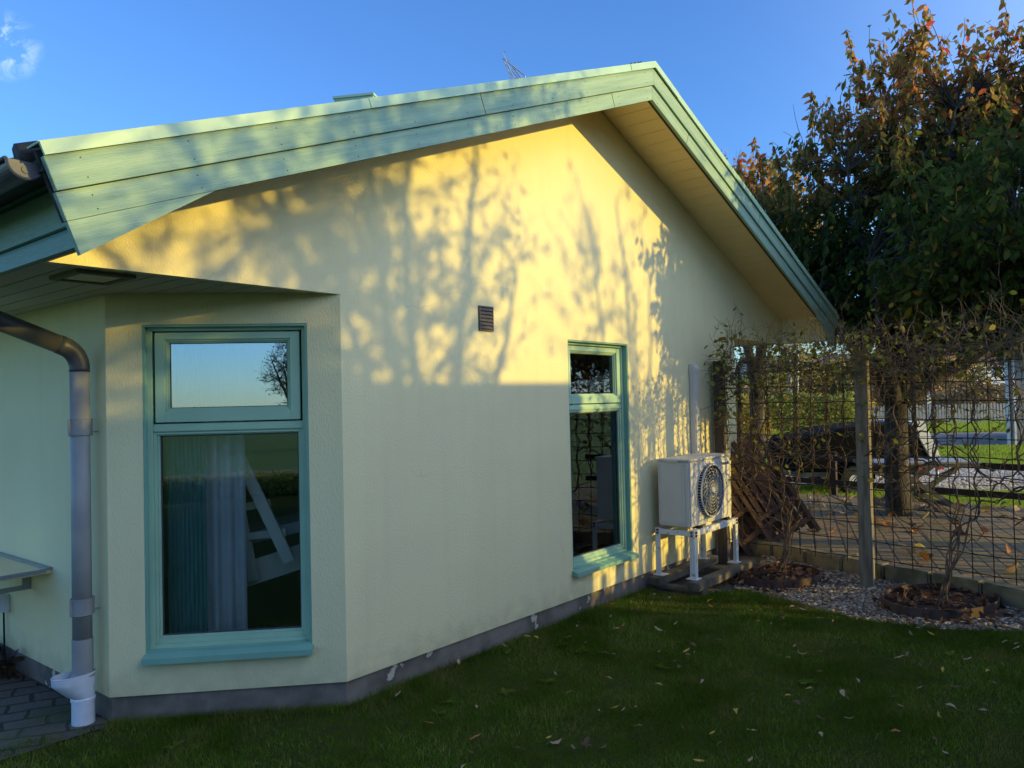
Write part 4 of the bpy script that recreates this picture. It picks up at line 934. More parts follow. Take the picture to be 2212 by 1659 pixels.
def climber(name, base, s_c, s_span, nstem, nfine, nleaf, label, seed):
    r = random.Random(seed); root = empty(name, base, label, 'climbing plant')
    st = MB(); fin = MB(); tips = []
    base = Vector(base); sb = (base-FP0).dot(fd); offb = (base-FP0).dot(fn)
    for k in range(nstem):
        main = k < 9; rad = r.uniform(.004, .0072) if main else r.uniform(.0045, .009)
        tgt = max(.04, min(s_c+r.uniform(-s_span, s_span)*(.75 if main else 1), 3.2)); col_ = round((tgt-.08)/.15)*.15+.08
        ph = r.uniform(0, 6); ztop = r.uniform(1.6, 2.0)
        if main:
            z1 = r.uniform(.30, .75); s1 = sb+(col_-sb)*r.uniform(.05, .25)+r.uniform(-.06, .06)
            pts = [base+Vector((r.uniform(-.05, .05), r.uniform(-.05, .05), 0))]
            for i in range(1, 6):
                f = i/5; pts.append(fpos(sb+(s1-sb)*f+.018*sin(i*1.9+ph), z1*f, offb*(1-f)+.03*f+.015*cos(i*2.1+ph)))
            s_, z = s1, z1
        else:
            z = r.uniform(.6, 1.3); s_ = col_+r.choice((-1, 1))*r.uniform(.1, .45); pts = [fpos(s_, z-.02, .02)]
        while abs(s_-col_) > .03 and z < ztop:      # wander sideways in kinks until a wire is reached
            st_ = .055*(1 if col_ > s_ else -1); s_ += st_*r.uniform(.3, 1.2) if abs(s_-col_) > .055 else (col_-s_); z += r.uniform(-.012, .055)
            pts.append(fpos(s_, z, .015+r.uniform(-.02, .03)))
        while z < ztop:
            z += r.uniform(.045, .07); wob = .016 if r.random() < .8 else .04
            pts.append(fpos(col_+wob*sin(z*22+ph)+r.uniform(-.008, .008), z, .008+.016*cos(z*22+ph)))
        n = len(pts); st.tube(pts, [rad*(1-.5*i/n) for i in range(n)], 6, caps=False)
    smo = st.build('stem', M['vine'], root, smooth=True, fix=False)
    # fine tangled shoots
    LPs = []; LDs = []
    def shoot(p, d, ln, rad, lev, leafy):
        pts = [p.copy()]; n = max(4, int(ln/.05))
        for i in range(n):
            d = (d+Vector((r.uniform(-.5, .5), r.uniform(-.5, .5), r.uniform(-.5, .5)))*.7).normalized()
            p = p+d*(ln/n); pts.append(p.copy())
            if leafy and r.random() < .055: LPs.append(tuple(p)); LDs.append((d.x*.4+r.uniform(-1, 1), d.y*.4+r.uniform(-1, 1), r.uniform(-.9, .25)))
            if lev < 2 and r.random() < .15: shoot(p.copy(), (d+Vector((r.uniform(-1, 1), r.uniform(-1, 1), r.uniform(-.6, 1)))).normalized(), ln*.45, rad*.7, lev+1, leafy)
        fin.tube(pts, [rad*(1-.6*i/n) for i in range(n+1)], 4, caps=False)
    for k in range(nfine):
        z = 2.02-abs(r.gauss(0, .24)) if r.random() < .74 else r.uniform(.9, 1.9)
        s = s_c+r.uniform(-s_span, s_span)*1.02; s = max(.05, s)
        horiz = r.random() < .55
        d = (fd*r.choice((-1, 1))*r.uniform(.6, 1)+Vector((0, 0, r.uniform(-.3, .3)))) if horiz else (Vector((0, 0, r.uniform(-.3, 1)))+fd*r.uniform(-.6, .6)+fn*r.uniform(-.3, .5))
        shoot(fpos(s, z, r.uniform(-.03, .05)), d.normalized(), r.uniform(.25, .6), r.uniform(.002, .0042), 0, r.random() < .75)
    for k in range(int(nfine*.16)):     # upright shoots over the top
        s = max(.08, s_c+r.uniform(-s_span, s_span)); zb = r.uniform(1.8, 2.0)
        shoot(fpos(s, zb, r.uniform(-.04, .06)), (Vector((0, 0, 1))+fd*r.uniform(-.5, .5)+fn*r.uniform(-.2, .3)).normalized(), r.uniform(.2, .55), r.uniform(.002, .0035), 0, True)
    if seed == 3:
        for (z, n_s) in ((2.05, 9), (1.55, 7), (1.75, 4)):
            for k in range(n_s): shoot(fpos(.12, z+r.uniform(-.12, .12), .03), Vector((-1, r.uniform(-.5, .1), r.uniform(-.2, .7))).normalized(), r.uniform(.25, .5), .003, 0, True)
            for k in range(n_s*3):
                p = fpos(.1, z, .05)+Vector((-r.uniform(.02, .42), -r.uniform(0, .12), r.uniform(-.14, .22))); LPs.append(tuple(p)); LDs.append((r.uniform(-1, 1), r.uniform(-1, 1), r.uniform(-1, .3)))
    fin.build('shoot', M['twig'], root, fix=False)
    # whorls of leaves in bunches
    for k in range(nleaf):
        s = s_c+r.uniform(-s_span, s_span)*1.05; z = 1.95+r.gauss(0, .16) if r.random() < .60 else r.uniform(.9, 1.9)
        s = max(.0, s); p = fpos(s, z, r.uniform(-.05, .08))
        LPs.append(tuple(p)); LDs.append((r.uniform(-1, 1), r.uniform(-1, 1), r.uniform(-1, .3)))
    V, F_ = leaves(np.array(LPs), np.array(LDs), .052, .68, .35)
    npmesh('foliage', V, F_, M['vineleaf'], root)
    return root
climber('climbing_plant', (4.24, -.82, .0), .72, .72, 44, 340, 180, 'leafless tangled climber rooted in the ring nearest the heat pump', 3)
climber('climbing_plant', (3.86, -2.17, .0), 2.25, .85, 46, 290, 140, 'tangled climber with a few yellow leaves rooted right of the fence post', 11)
# sprays reaching out towards the wall at the left end: part of first climber silhouette handled by its shoots
# steel edging rings with mulch
for (cx_, cy_, rx_, ry_, rot, lab) in ((4.22, -.80, .40, .33, -.3, 'rusty steel ring of dark mulch round the first climber'), (4.06, -2.13, .50, .36, -.35, 'rusty steel ring of leaf-strewn mulch round the second climber')):
    rg_ = empty('edging_ring', (cx_, cy_, 0), lab, 'garden edging'); b = MB(); n = 48
    pts = [(cx_+rx_*cos(t)*cos(rot)-ry_*sin(t)*sin(rot), cy_+rx_*cos(t)*sin(rot)+ry_*sin(t)*cos(rot)) for t in [2*pi*k/n for k in range(n)]]
    sh = [((x-cx_)*.985+cx_, (y-cy_)*.985+cy_) for x, y in pts]
    for k in range(n):
        a, c = pts[k], pts[(k+1) % n]; a2, c2_ = sh[k], sh[(k+1) % n]
        b.add([(*a, -.04), (*c, -.04), (*c, .062), (*a, .062)], [(0, 1, 2, 3)]); b.add([(*a2, -.04), (*c2_, -.04), (*c2_, .062), (*a2, .062)], [(3, 2, 1, 0)]); b.add([(*a, .062), (*c, .062), (*c2_, .062), (*a2, .062)], [(0, 1, 2, 3)])
    b.build('steel_band', M['corten'], rg_, fix=False)
    b = MB(); b.add([(cx_, cy_, .035)]+[(x, y, .02) for x, y in sh], [(0, k+1, (k+1) % n+1) for k in range(n)]); b.build('mulch', M['mulch'], rg_, fix=False)
    n = 300; a = nr.uniform(0, 2*pi, n); q = np.sqrt(nr.uniform(0, 1.5, n)); q = np.where((q > .9) & (q < 1.06), q*.85, q); 
    P = np.stack([cx_+rx_*q*np.cos(a), cy_+ry_*q*np.sin(a), np.where(q > .92, -.002, .036)], 1)
    V, F_ = leaves(P, np.stack([nr.normal(size=n), nr.normal(size=n), nr.uniform(-.1, .35, n)], 1), .06, .5)
    lo_ = npmesh('leaf_litter', V, F_, leafmat('litter_leaves', [(0, (.06, .03, .02)), (.5, (.16, .08, .045)), (1, (.34, .19, .10))], .15), rg_); lo_['kind'] = 'stuff'

# ================================================================== furniture on the patio
def folded_chair(off, lean, label, rz, sc=1.0, cloth=False, mir=1):
    root = empty('folded_chair', (0, 0, 0), label, 'folded chair', 'folded wooden chairs leaning by the wall')
    hw = .24
    def rail(x, y0, z0, y1, z1, nm): 
        b = MB(); b.bar((x, y0, z0), (x, y1, z1), .045, .03, upv=(0, 1, 0)); b.build(nm, M['slat'], root, bevel=.003)
    for x in (-hw, hw): rail(x, 0, 0, 0, 1.28, 'side_rail')
    for x in (-hw+.035, hw-.035): rail(x, .05, .04, .05, .86, 'leg')
    b = MB()
    for k in range(5): b.box((-hw+.045+k*.078, -.012, .42), (-hw+.10+k*.078, .008, 1.24))
    b.build('back_slats', M['slat'], root)
    b = MB()
    for k in range(5): b.box((-hw+.05+k*.076, .065, .10), (-hw+.10+k*.076, .083, .66))
    b.build('seat_slats', M['slat'], root)
    for z in (.14, .40, 1.10):
        b = MB(); b.box((-hw+.0125, -.018, z), (hw-.0125, .018, z+.045)); b.build('cross_rail', M['slat'], root)
    root.location = off
    root.rotation_euler = (radians(lean[0]), radians(lean[1]), rz)
    return root
# chairs stand on the patio against the wall corner, tilted to the left
u_r = R2; base0 = Vector((5.50, -.30, .105))
rz0 = atan2(R2.y, R2.x)
folded_chair(Vector((5.44, -.56, .105)), (-4, -31), 'brown folded chair at the front of the leaning stack', rz0)
folded_chair(Vector((5.60, -.36, .105)), (-4, -34), 'brown folded chair in the middle of the leaning stack', rz0+.05)
folded_chair(Vector((5.72, -.16, .105)), (-4, -28), 'brown folded chair at the back of the leaning stack', rz0-.04)
folded_chair(Vector((5.28, -.30, .105)), (-3, -36), 'brown folded chair lowest against the wall in the stack', rz0+.03)
# garden table
tc_ = W(10.3, 5.25, .105); tr = empty('garden_table', tc_, 'slatted wooden garden table with crossed folding legs on the patio', 'table')
T = Matrix.Translation(tc_)@Matrix.Rotation(rz0+radians(-3), 4, 'Z')
b = MB()
for k in range(7): b.box((-.66, -.35+k*.1, .62), (.66, -.26+k*.1, .645), T)
b.build('tabletop', M['tabletop'], tr, bevel=.003)
b = MB(); b.box((-.64, -.34, .575), (.64, -.315, .618), T); b.box((-.64, .315, .575), (.64, .34, .618), T); b.box((-.665, -.36, .60), (-.66, .36, .65), T); b.build('apron', M['tablewood'], tr)
for y in (-.28, .28):
    for sgn in (-1, 1):
        b = MB(); yy = y+sgn*.018; b.bar(T@Vector((-.45*sgn, yy, 0)), T@Vector((.45*sgn, yy, .60)), .028, .06, upv=(0, 0, 1)); b.build('leg', M['tablewood'], tr)
b = MB(); b.bar(T@Vector((-.40, -.28, .06)), T@Vector((-.40, .28, .06)), .03, .05); b.bar(T@Vector((.40, -.28, .06)), T@Vector((.40, .28, .06)), .03, .05); b.build('stretcher', M['tablewood'], tr)
# two-rail ranch fence
rf = empty('rail_fence', (10.1, .43, 0), 'low dark brown two-rail fence behind the patio', 'fence')
ra, rb = Vector((9.93, 1.9, 0)), Vector((8.95, -4.2, 0)); 
# line fitted through the post at (10.1,.43) and the right picture edge
ra = Vector((10.20, 1.3, 0)); rb = Vector((9.38, -2.45, 0)); rd = (rb-ra)
for z in (.63, .25):
    b = MB(); b.bar(ra-rd*.35+Vector((0, 0, z)), rb+rd*.5+Vector((0, 0, z-.02)), .028, .085); b.build('rail', M['rail'], rf)
for f in (-.28, .215, 1.35):
    b = MB(); p = ra+rd*f+R2*.0; p = p+F2*.06; b.box((p.x-.045, p.y-.045, -.06), (p.x+.045, p.y+.045, .71)); b.build('post', M['rail'], rf)
# trailer
tl = empty('trailer', W(13.6, 5.9), 'low trailer with black covered side and white sloping rear on the gravel drive', 'trailer')
# local axes: along R2
def TP(l, d, z): return tuple(W(d, l, z))
def loft(name, secs, m, bev=.01):
    b = MB(); n = len(secs[0]); vs_ = [p for s in secs for p in s]
    fs_ = [(i*n+k, i*n+(k+1) % n, (i+1)*n+(k+1) % n, (i+1)*n+k) for i in range(len(secs)-1) for k in range(n)]
    fs_ += [tuple(range(n)), tuple((len(secs)-1)*n+k for k in range(n))]; b.add(vs_, fs_); return b.build(name, m, tl, bevel=bev)
def sec(l, d0, d1, z0, z1, tp=.05): return [TP(l, d0, z0), TP(l, d1, z0), TP(l, d1, z1-.05), TP(l, d1-tp, z1), TP(l, d0+tp, z1), TP(l, d0, z1-.05)]
d0, d1 = 13.1, 14.5
loft('cover', [sec(4.68, d0, d1, .36, .80), sec(4.74, d0, d1, .34, .90), sec(5.5, d0, d1, .33, 1.06), sec(6.1, d0, d1, .33, 1.12), sec(6.62, d0, d1, .33, 1.12), sec(6.78, d0, d1, .33, .9), sec(6.93, d0, d1, .33, .5)], M['tarp'], .02)
# white tapering tail whose sunlit face looks right
b = MB(); b.add([TP(6.60, d0-.02, 1.15), TP(6.84, d0-.02, 1.15), TP(7.12, d0-.02, .50), TP(6.94, d0-.02, .50), TP(6.66, d1, 1.15), TP(6.86, d1, 1.15), TP(7.14, d1, .50), TP(6.98, d1, .50)], [(0, 1, 2, 3), (4, 7, 6, 5), (0, 4, 5, 1), (1, 5, 6, 2), (2, 6, 7, 3), (3, 7, 4, 0)])
tail = b.build('tail_panel', M['whitepaint'], tl, bevel=.01)
b = MB(); b.add([TP(4.72, d0+.02, .26), TP(6.9, d0+.02, .26), TP(6.9, d1-.02, .26), TP(4.72, d1-.02, .26), TP(4.72, d0+.02, .34), TP(6.9, d0+.02, .34), TP(6.9, d1-.02, .34), TP(4.72, d1-.02, .34)], [(0, 3, 2, 1), (4, 5, 6, 7), (0, 1, 5, 4), (1, 2, 6, 5), (2, 3, 7, 6), (3, 0, 4, 7)])
b.build('chassis', M['timber'], tl)
Rw = Matrix.Rotation(YAW*-1, 4, 'Z')
for dd in (d0-.03, d1-.15):
    c = W(dd, 5.62, .20)
    b = MB(); b.lathe([(.10, -.09), (.23, -.08), (.255, -.05), (.255, .05), (.23, .08), (.10, .09)], (0, 0, 0), 32); X_ = Matrix.Translation(c)@Matrix.Rotation(atan2(F2.y, F2.x), 4, 'Z')@Matrix.Rotation(radians(90), 4, 'Y')
    b.v = [tuple(X_@Vector(v)) for v in b.v]; wh = b.build('wheel', M['tyre'], tl)
    b = MB(); b.lathe([(0, -.07), (.05, -.08), (.15, -.07), (.17, -.085), (.17, .08), (0, .08)], (0, 0, 0), 24); b.v = [tuple(X_@Vector(v)) for v in b.v]; b.build('rim', M['whitepaint'], wh)
b = MB()
for k in range(13):
    a = pi*k/12
    if k < 12:
        a2 = pi*(k+1)/12
        b.add([TP(5.62+.32*cos(a), d0-.16, .22+.30*sin(a)), TP(5.62+.32*cos(a2), d0-.16, .22+.30*sin(a2)), TP(5.62+.32*cos(a2), d0-.01, .22+.30*sin(a2)), TP(5.62+.32*cos(a), d0-.01, .22+.30*sin(a))], [(0, 1, 2, 3)])
b.build('mudguard', M['tarp'], tl, fix=False)
for l in (6.66, 7.02):
    b = MB(); b.bar(TP(l, d0-.06, .40), TP(l+.09, d0-.06, .40), .05, .10); b.build('tail_light', M['red'], tl)
b = MB(); b.bar(TP(6.98, d0-.04, .52), TP(7.04, d0-.04, .10), .05, .03); b.build('prop_leg', M['whitepaint'], tl)

# ================================================================== trees
def tree(name, base, limbs, blobs, nclump, nleaf, lsize, label, seed, m_leaf, trunk_r=.16, group=None, cat='tree', droop=.8, fork=1.0, shoots=0, bark='bark', up_bias=.5, clen=.45, trunk_top=None, pool=None):
    """blobs: list of (centre, radii, weight). limbs: list of end points."""
    r = random.Random(seed); n_ = np.random.default_rng(seed); base = Vector(base)
    root = empty(name, base, label, cat, group)
    tr_ = MB(); fk = trunk_top or base+Vector((0, 0, fork)); 
    tr_.tube([base-Vector((0, 0, .1)), base+Vector((0, 0, .08)), base.lerp(fk, .4)+Vector((.02, .03, 0)), fk], [trunk_r*1.45, trunk_r*1.15, trunk_r, trunk_r*.95], 14)
    skel = []
    for e in limbs:
        e = Vector(e); c = fk.lerp(e, .45)+Vector((r.uniform(-.25, .25), r.uniform(-.25, .25), r.uniform(.1, .4))); pts = []
        for i in range(13):
            t = i/12; p = fk*(1-t)**2+c*2*t*(1-t)+e*t*t; p = p+Vector((r.uniform(-1, 1), r.uniform(-1, 1), r.uniform(-1, 1)))*.03; pts.append(p)
        rr = [trunk_r*.7*(1-t/12)**.9+.012 for t in range(13)]
        tr_.tube(pts, rr, 9); skel += [(p, rr[i]) for i, p in enumerate(pts) if i > 2]
    sk = np.array([tuple(p) for p, _ in skel]); 
    tw = MB(); LPs = []; LDs = []
    cum = np.cumsum([b[2] for b in blobs]); cum = cum/cum[-1]
    for k in range(nclump):
        bi = int(np.searchsorted(cum, r.random())); c, rad, _ = blobs[bi]
        d = Vector((r.gauss(0, 1), r.gauss(0, 1), r.gauss(0, 1))).normalized(); q = r.random()**.38
        p = Vector((c[0]+d.x*rad[0]*q, c[1]+d.y*rad[1]*q, c[2]+d.z*rad[2]*q))
        if noise.noise(p*.9+Vector((seed, 0, 0))) < -.28: continue
        if p.x < 7.3 and p.y > -1.25 and base.y > -6: continue
        i = int(np.argmin(((sk-np.array(p))**2).sum(1))); s = Vector(sk[i])
        out = (p-Vector(c)); out.normalize()
        mid = s.lerp(p, .5)+Vector((0, 0, .1)); pts = [s, s.lerp(mid, .5), mid, mid.lerp(p, .6), p]
        if (p-s).length < 2.2: tw.tube(pts, [.012, .010, .008, .006, .004], 4, caps=False)
        for j in range(3):   # leafy twig ends
            dd = (out*.8+Vector((r.uniform(-1, 1), r.uniform(-1, 1), r.uniform(-.3, 1)))*.7+Vector((0, 0, up_bias))).normalized(); ln = clen*r.uniform(.5, 1.3)
            q0 = p.copy(); tp = [q0.copy()]
            for t in range(5): 
                dd = (dd+Vector((r.uniform(-.2, .2), r.uniform(-.2, .2), r.uniform(-.15, .2)))).normalized(); q0 = q0+dd*ln/5; tp.append(q0.copy())
            tw.tube(tp, [.005, .004, .0035, .003, .0025, .002], 4, caps=False)
            for t in range(max(1, int(nleaf/3))):
                f = r.uniform(0, 4.99); a = tp[int(f)].lerp(tp[int(f)+1], f-int(f)); LPs.append((a.x+r.gauss(0, .025), a.y+r.gauss(0, .025), a.z+r.gauss(0, .02)))
                LDs.append((dd.x*.5+r.gauss(0, .5), dd.y*.5+r.gauss(0, .5), -droop+r.gauss(0, .45)))
    for k in range(shoots):   # bare whips standing above the crown, a few leaves at the tip
        c, rad, _ = blobs[r.randrange(len(blobs))]; a = r.uniform(0, 2*pi); q = r.random()**.5
        p = Vector((c[0]+rad[0]*q*cos(a), c[1]+rad[1]*q*sin(a), c[2]+rad[2]*sqrt(max(0, 1-q*q))*.93)); ln = r.uniform(.4, .95)
        dd = Vector((r.uniform(-.25, .25), r.uniform(-.25, .25), 1)).normalized(); tp = [p+dd*ln*t/5+Vector((r.uniform(-.02, .02), r.uniform(-.02, .02), 0)) for t in range(6)]
        tw.tube(tp, [.006, .005, .004, .0035, .003, .002], 4, caps=False)
        for t in range(r.choice((3, 6, 10, 26, 40))):
            f = r.random()**.7*4.99; aa = tp[int(f)].lerp(tp[int(f)+1], f-int(f)); LPs.append(tuple(aa)); LDs.append((r.gauss(0, .5), r.gauss(0, .5), -.8+r.gauss(0, .4)))
    tr_.build('trunk', M[bark], root, smooth=True, fix=False); tw.build('branches', M['twig'] if bark != 'bark' else M['bark'], root, fix=False)
    V, F_ = leaves(np.array(LPs), np.array(LDs), lsize, .46, .35, n_)
    npmesh('crown', V, F_, m_leaf, root); return root
def E(d, l, z, rx, ry=None, rz=None, w=1): v = W(d, l, z); return ((v.x, v.y, v.z), (rx, ry or rx, rz or rx), w)
t1 = W(9.9, 4.83, 0)
tree('cherry_tree', t1, [W(9.6, 4.2, 4.4), W(10, 3.2, 3.6), W(9.3, 5.4, 5.0), W(10.4, 5.0, 5.2), W(9.0, 6.6, 4.4), W(10.4, 6.5, 3.4), W(8.7, 4.0, 3.1), W(9.2, 7.6, 3.2)],
     [E(9.8, 4.3, 3.7, 1.35, 1.3, 1.25, 3.2), E(9.7, 5.1, 4.7, 1.0, 1.0, 1.25, 1.5), E(9.9, 3.5, 3.2, .95, .9, .9, 1.6), E(9.4, 6.2, 4.1, 1.5, 1.4, 1.35, 2.2), E(9.0, 7.2, 3.6, 1.4, 1.3, 1.4, 1.6), E(9.3, 6.4, 5.05, .75, .7, .8, .6), E(9.6, 5.4, 3.0, 1.9, 1.5, .8, 1.7), E(9.3, 4.4, 2.62, 1.5, 1.2, .42, 1.0), E(9.0, 6.0, 2.6, 1.6, 1.2, .45, 1.0)],
     2100, 33, .10, 'large cherry tree with green and orange leaves behind the wire fence', 5, M['cherry'], .14, shoots=60, fork=1.5, group=None)
t2 = W(7.4, 6.4, 0)
tree('cherry_tree', t2, [W(7.1, 5.0, 2.9), W(7.6, 5.5, 3.6), W(7.2, 6.4, 4.2), W(7.6, 7.4, 3.6), W(6.4, 6.2, 3.2), W(7.0, 4.6, 3.1)],
     [E(7.3, 5.1, 3.15, 1.05, 1.0, .75, 1.5), E(7.2, 6.2, 3.5, 1.3, 1.2, .95, 2), E(7.0, 7.2, 3.3, 1.2, 1.2, 1.0, 1.2), E(7.5, 4.6, 2.75, .7, .7, .45, .6), E(7.7, 5.0, 2.45, 1.1, .9, .42, 1.1)],
     840, 32, .105, 'nearer dark cherry tree reaching in from the right picture edge', 9, M['cherry'], .15, shoots=14, fork=1.3, trunk_top=W(7.4, 6.1, 1.7))
tree('cherry_tree', W(13.2, 4.1, 0), [W(13.2, 3.9, 5), W(13.2, 4.6, 4.6), W(13, 3.6, 4.2), W(13.4, 4.4, 3.6)],
     [E(13.2, 4.0, 4.35, .9, .9, 1.1, 1), E(13.2, 4.8, 3.6, 1.2, 1, 1.2, 1)], 460, 32, .11, 'farther cherry tree showing just above the right bargeboard', 15, M['cherry'], .12, shoots=26, fork=1.6)
# thinly leaved tree whose crown throws the soft dappled shade on the gable
k_ = 14
tc1 = Vector((.15+.25*k_, -.54*k_, 2.75+.113*k_))
tree('willow_tree', (tc1.x+.5, tc1.y, 0), [tc1+Vector(v) for v in ((0, 0, 1.3), (-1.2, 0, .8), (1.0, 0, .7), (-.6, .5, 0), (.6, -.4, 1.2), (-1.9, 0, .2), (1.3, .3, -.3), (-1.0, 0, 1.6))],
     [(tuple(tc1), (1.5, 1.5, 1.5), 1.6), (tuple(tc1+Vector((-1.3, 0, -.3))), (1.5, 1.3, 1.3), 1.3), (tuple(tc1+Vector((-.5, 0, .8))), (1.3, 1, 1.0), 1), (tuple(tc1+Vector((.2, 0, -.9))), (.9, 1, .8), 1)],
     520, 16, .075, 'thinly leaved willow on the sunny side of the garden', 21, M['olive'], .085, fork=1.6, droop=.3, clen=.55)
tc2 = Vector((2.95+.25*16, -.54*16, 2.4+.113*16))
tree('willow_tree', (tc2.x+.2, tc2.y, 0), [tc2+Vector(v) for v in ((0, 0, .9), (-.4, 0, .7), (.5, 0, .5), (.1, .3, 0))],
     [(tuple(tc2), (.65, .8, 1.1), 1)], 65, 9, .07, 'slender willow sapling standing next to the larger willow', 22, M['olive'], .03, fork=1.4, droop=.3, clen=.5)

# shade casting neighbours out of view: a timber garden shed wall and a picket fence by its side
sh = empty('garden_shed', (0, -5.2, 0), 'long low timber garden shed facing the gable across the lawn', 'shed')
b = MB(); YS = -6.5
n = 60
for k in range(n):
    x0 = -5.6+k*(11.05/n); b.box((x0, YS, 0), (x0+11.05/n-.004, YS+.02, 3.022+.05*k/n))
b2_ = b
b.box((-5.6, YS-2.0, 0), (-5.58, YS, 2.9)); b.box((5.43, YS-2.0, 0), (5.45, YS, 2.9)); b.box((-5.6, YS-2.02, 0), (5.45, YS-2.0, 2.8))
b.build('board_wall', M['timber'], sh)
b = MB(); b.prism([(-5.7, YS+.06, 3.03), (5.48, YS+.06, 3.09), (5.48, YS+.06, 3.128), (-5.7, YS+.06, 3.068)], (0, -2.2, -.05)); b.build('roof', M['tile'], sh)
pf = empty('picket_fence', (6.5, YS, 0), 'slatted timber fence beside the garden shed', 'fence'); b = MB(); x = 5.55
while x < 8.4:
    b.box((x, YS, 0), (x+.085, YS+.02, 1.60)); x += .165 if rng.random() < .7 else .24
b.build('pickets', M['timber'], pf); b = MB(); b.bar((5.5, YS-.03, .4), (8.4, YS-.03, .4), .03, .07); b.bar((5.5, YS-.03, 1.4), (8.4, YS-.03, 1.4), .03, .07); b.build('rail', M['timber'], pf)

# ================================================================== background
def bush(name, d, l, z, r_, n, ls, m, label, group=None, cat='bush', flat=1.0):
    c = W(d, l, z); root = empty(name, W(d, l, 0), label, cat, group); n_ = np.random.default_rng(int(abs(d*100+l*7)))
    D = norm(n_.normal(size=(n, 3))); q = n_.uniform(.55, 1, n)[:, None]; ns = np.array([noise.noise(Vector(x)*1.7+Vector((d, l, 0))) for x in D])[:, None]
    P = D*q*(1+.35*ns)*np.array([[r_[0], r_[1], r_[2]]])*np.array([[1, 1, flat]])
    # rotate local x to R2
    P = P[:, :1]*np.array([[R2.x, R2.y, 0]])+P[:, 1:2]*np.array([[F2.x, F2.y, 0]])+P[:, 2:]*np.array([[0, 0, 1]])+np.array(c)
    P = P[P[:, 2] > 0]
    V, F_ = leaves(P, n_.normal(size=P.shape), ls, .6, .4, n_); npmesh('foliage', V, F_, m, root)
    b = MB(); 
    for k in range(5): e = c+Vector((rng.uniform(-.4, .4)*r_[0], rng.uniform(-.3, .3)*r_[0], r_[2]*.5)); b.tube([W(d, l, -.05), W(d, l, 0).lerp(e, .5)+Vector((.05, 0, 0)), e], [.06, .045, .02], 6)
    b.build('stem', M['twig'], root, fix=False); return root
# long hedge on the far side of the road, left part
hd = empty('hedge', W(35, 8), 'clipped yellow-green hedge along the far side of the road', 'hedge')
n = 34000; l = nr.uniform(1, 15.5, n); d = nr.uniform(34.6, 35.9, n); z = nr.uniform(-.05, 1.62, n)*(1+.05*np.sin(l*2.1)); 
P = np.array([tuple(W(a, b, c)) for a, b, c in zip(d, l, z)])
V, F_ = leaves(P, nr.normal(size=(n, 3)), .11, .6); npmesh('foliage', V, F_, M['hedge'], hd)
# picket fence right
pk = empty('picket_fence', W(40, 22), 'weathered grey picket fence across the far lawn', 'fence')
b = MB(); l = 18.2
while l < 33:
    p = W(40+(l-18)*.05, l, -.06); q = p+R2*.115; hh = .98+.02*sin(l*9)
    b.add([p, q, q+Vector((0, 0, hh)), (p+q)/2+Vector((0, 0, hh+.05)), p+Vector((0, 0, hh))], [(0, 1, 2, 3, 4)]); b.add([p+F2*.02, q+F2*.02, q+F2*.02+Vector((0, 0, hh)), (p+q)/2+F2*.02+Vector((0, 0, hh+.05)), p+F2*.02+Vector((0, 0, hh))], [(4, 3, 2, 1, 0)])
    l += .17
b.build('pickets', mat('grey_picket_wood', (.30, .31, .30), .85, c2=(.22, .23, .23), scale=3), pk, fix=False)
b = MB(); 
for z in (.22, .78): b.bar(W(40.05, 18.2, z), W(40.8, 33, z), .04, .09)
b.build('rail', M['timber'], pk)
# grey board shed
gs = empty('board_shed', W(24.5, 16), 'grey vertical-board shed at the right edge beyond the lawn', 'shed')
b = MB(); d0_ = 23.5; l0 = 14.75
def SB(l, d, z): return W(d-(l-l0)*.15, l+(d-23.5)*.72, z)
for k in range(46):
    a = l0+k*.15; b.add([SB(a, d0_, -.06), SB(a+.142, d0_, -.06), SB(a+.142, d0_, 2.7), SB(a, d0_, 2.7), SB(a, d0_+.03, -.06), SB(a+.142, d0_+.03, -.06), SB(a+.142, d0_+.03, 2.7), SB(a, d0_+.03, 2.7)], [(0, 1, 2, 3), (1, 5, 6, 2), (4, 0, 3, 7), (3, 2, 6, 7)])
b.add([SB(l0, d0_+.031, -.06), SB(l0+7, d0_+.031, -.06), SB(l0+7, d0_+.031, 2.7), SB(l0, d0_+.031, 2.7)], [(0, 1, 2, 3)])
b.add([SB(l0, d0_, -.06), SB(l0, d0_+6, -.06), SB(l0, d0_+6, 2.7), SB(l0, d0_, 2.7)], [(0, 1, 2, 3)])
b.add([SB(l0+7, d0_, -.06), SB(l0+7, d0_+6, -.06), SB(l0+7, d0_+6, 2.7), SB(l0+7, d0_, 2.7)], [(0, 1, 2, 3)])
greyb = mat('grey_shed_paint', (.24, .235, .225), .8, c2=(.19, .185, .175), scale=3)
b.build('board_wall', greyb, gs, fix=False)
b = MB(); b.add([SB(l0-.3, d0_-.4, 2.66), SB(l0+7.3, d0_-.4, 2.66), SB(l0+7.3, d0_+3, 3.9), SB(l0-.3, d0_+3, 3.9)], [(0, 1, 2, 3)]); b.add([SB(l0-.3, d0_+6.4, 2.66), SB(l0+7.3, d0_+6.4, 2.66), SB(l0+7.3, d0_+3, 3.9), SB(l0-.3, d0_+3, 3.9)], [(3, 2, 1, 0)])
b.add([SB(l0, d0_, 2.7), SB(l0, d0_+6, 2.7), SB(l0, d0_+3, 3.85)], [(0, 1, 2)]); b.build('roof', M['tile'], gs, fix=False)
b = MB(); b.bar(SB(l0+.05, d0_-.02, -.05), SB(l0+.05, d0_-.02, 2.65), .12, .03, upv=F2); b.bar(SB(l0+.22, d0_-.05, -.05), SB(l0+.22, d0_-.05, 2.6), .06, .06, upv=F2); b.build('corner_board', mat('shed_white_trim', (.42, .45, .48), .6), gs)
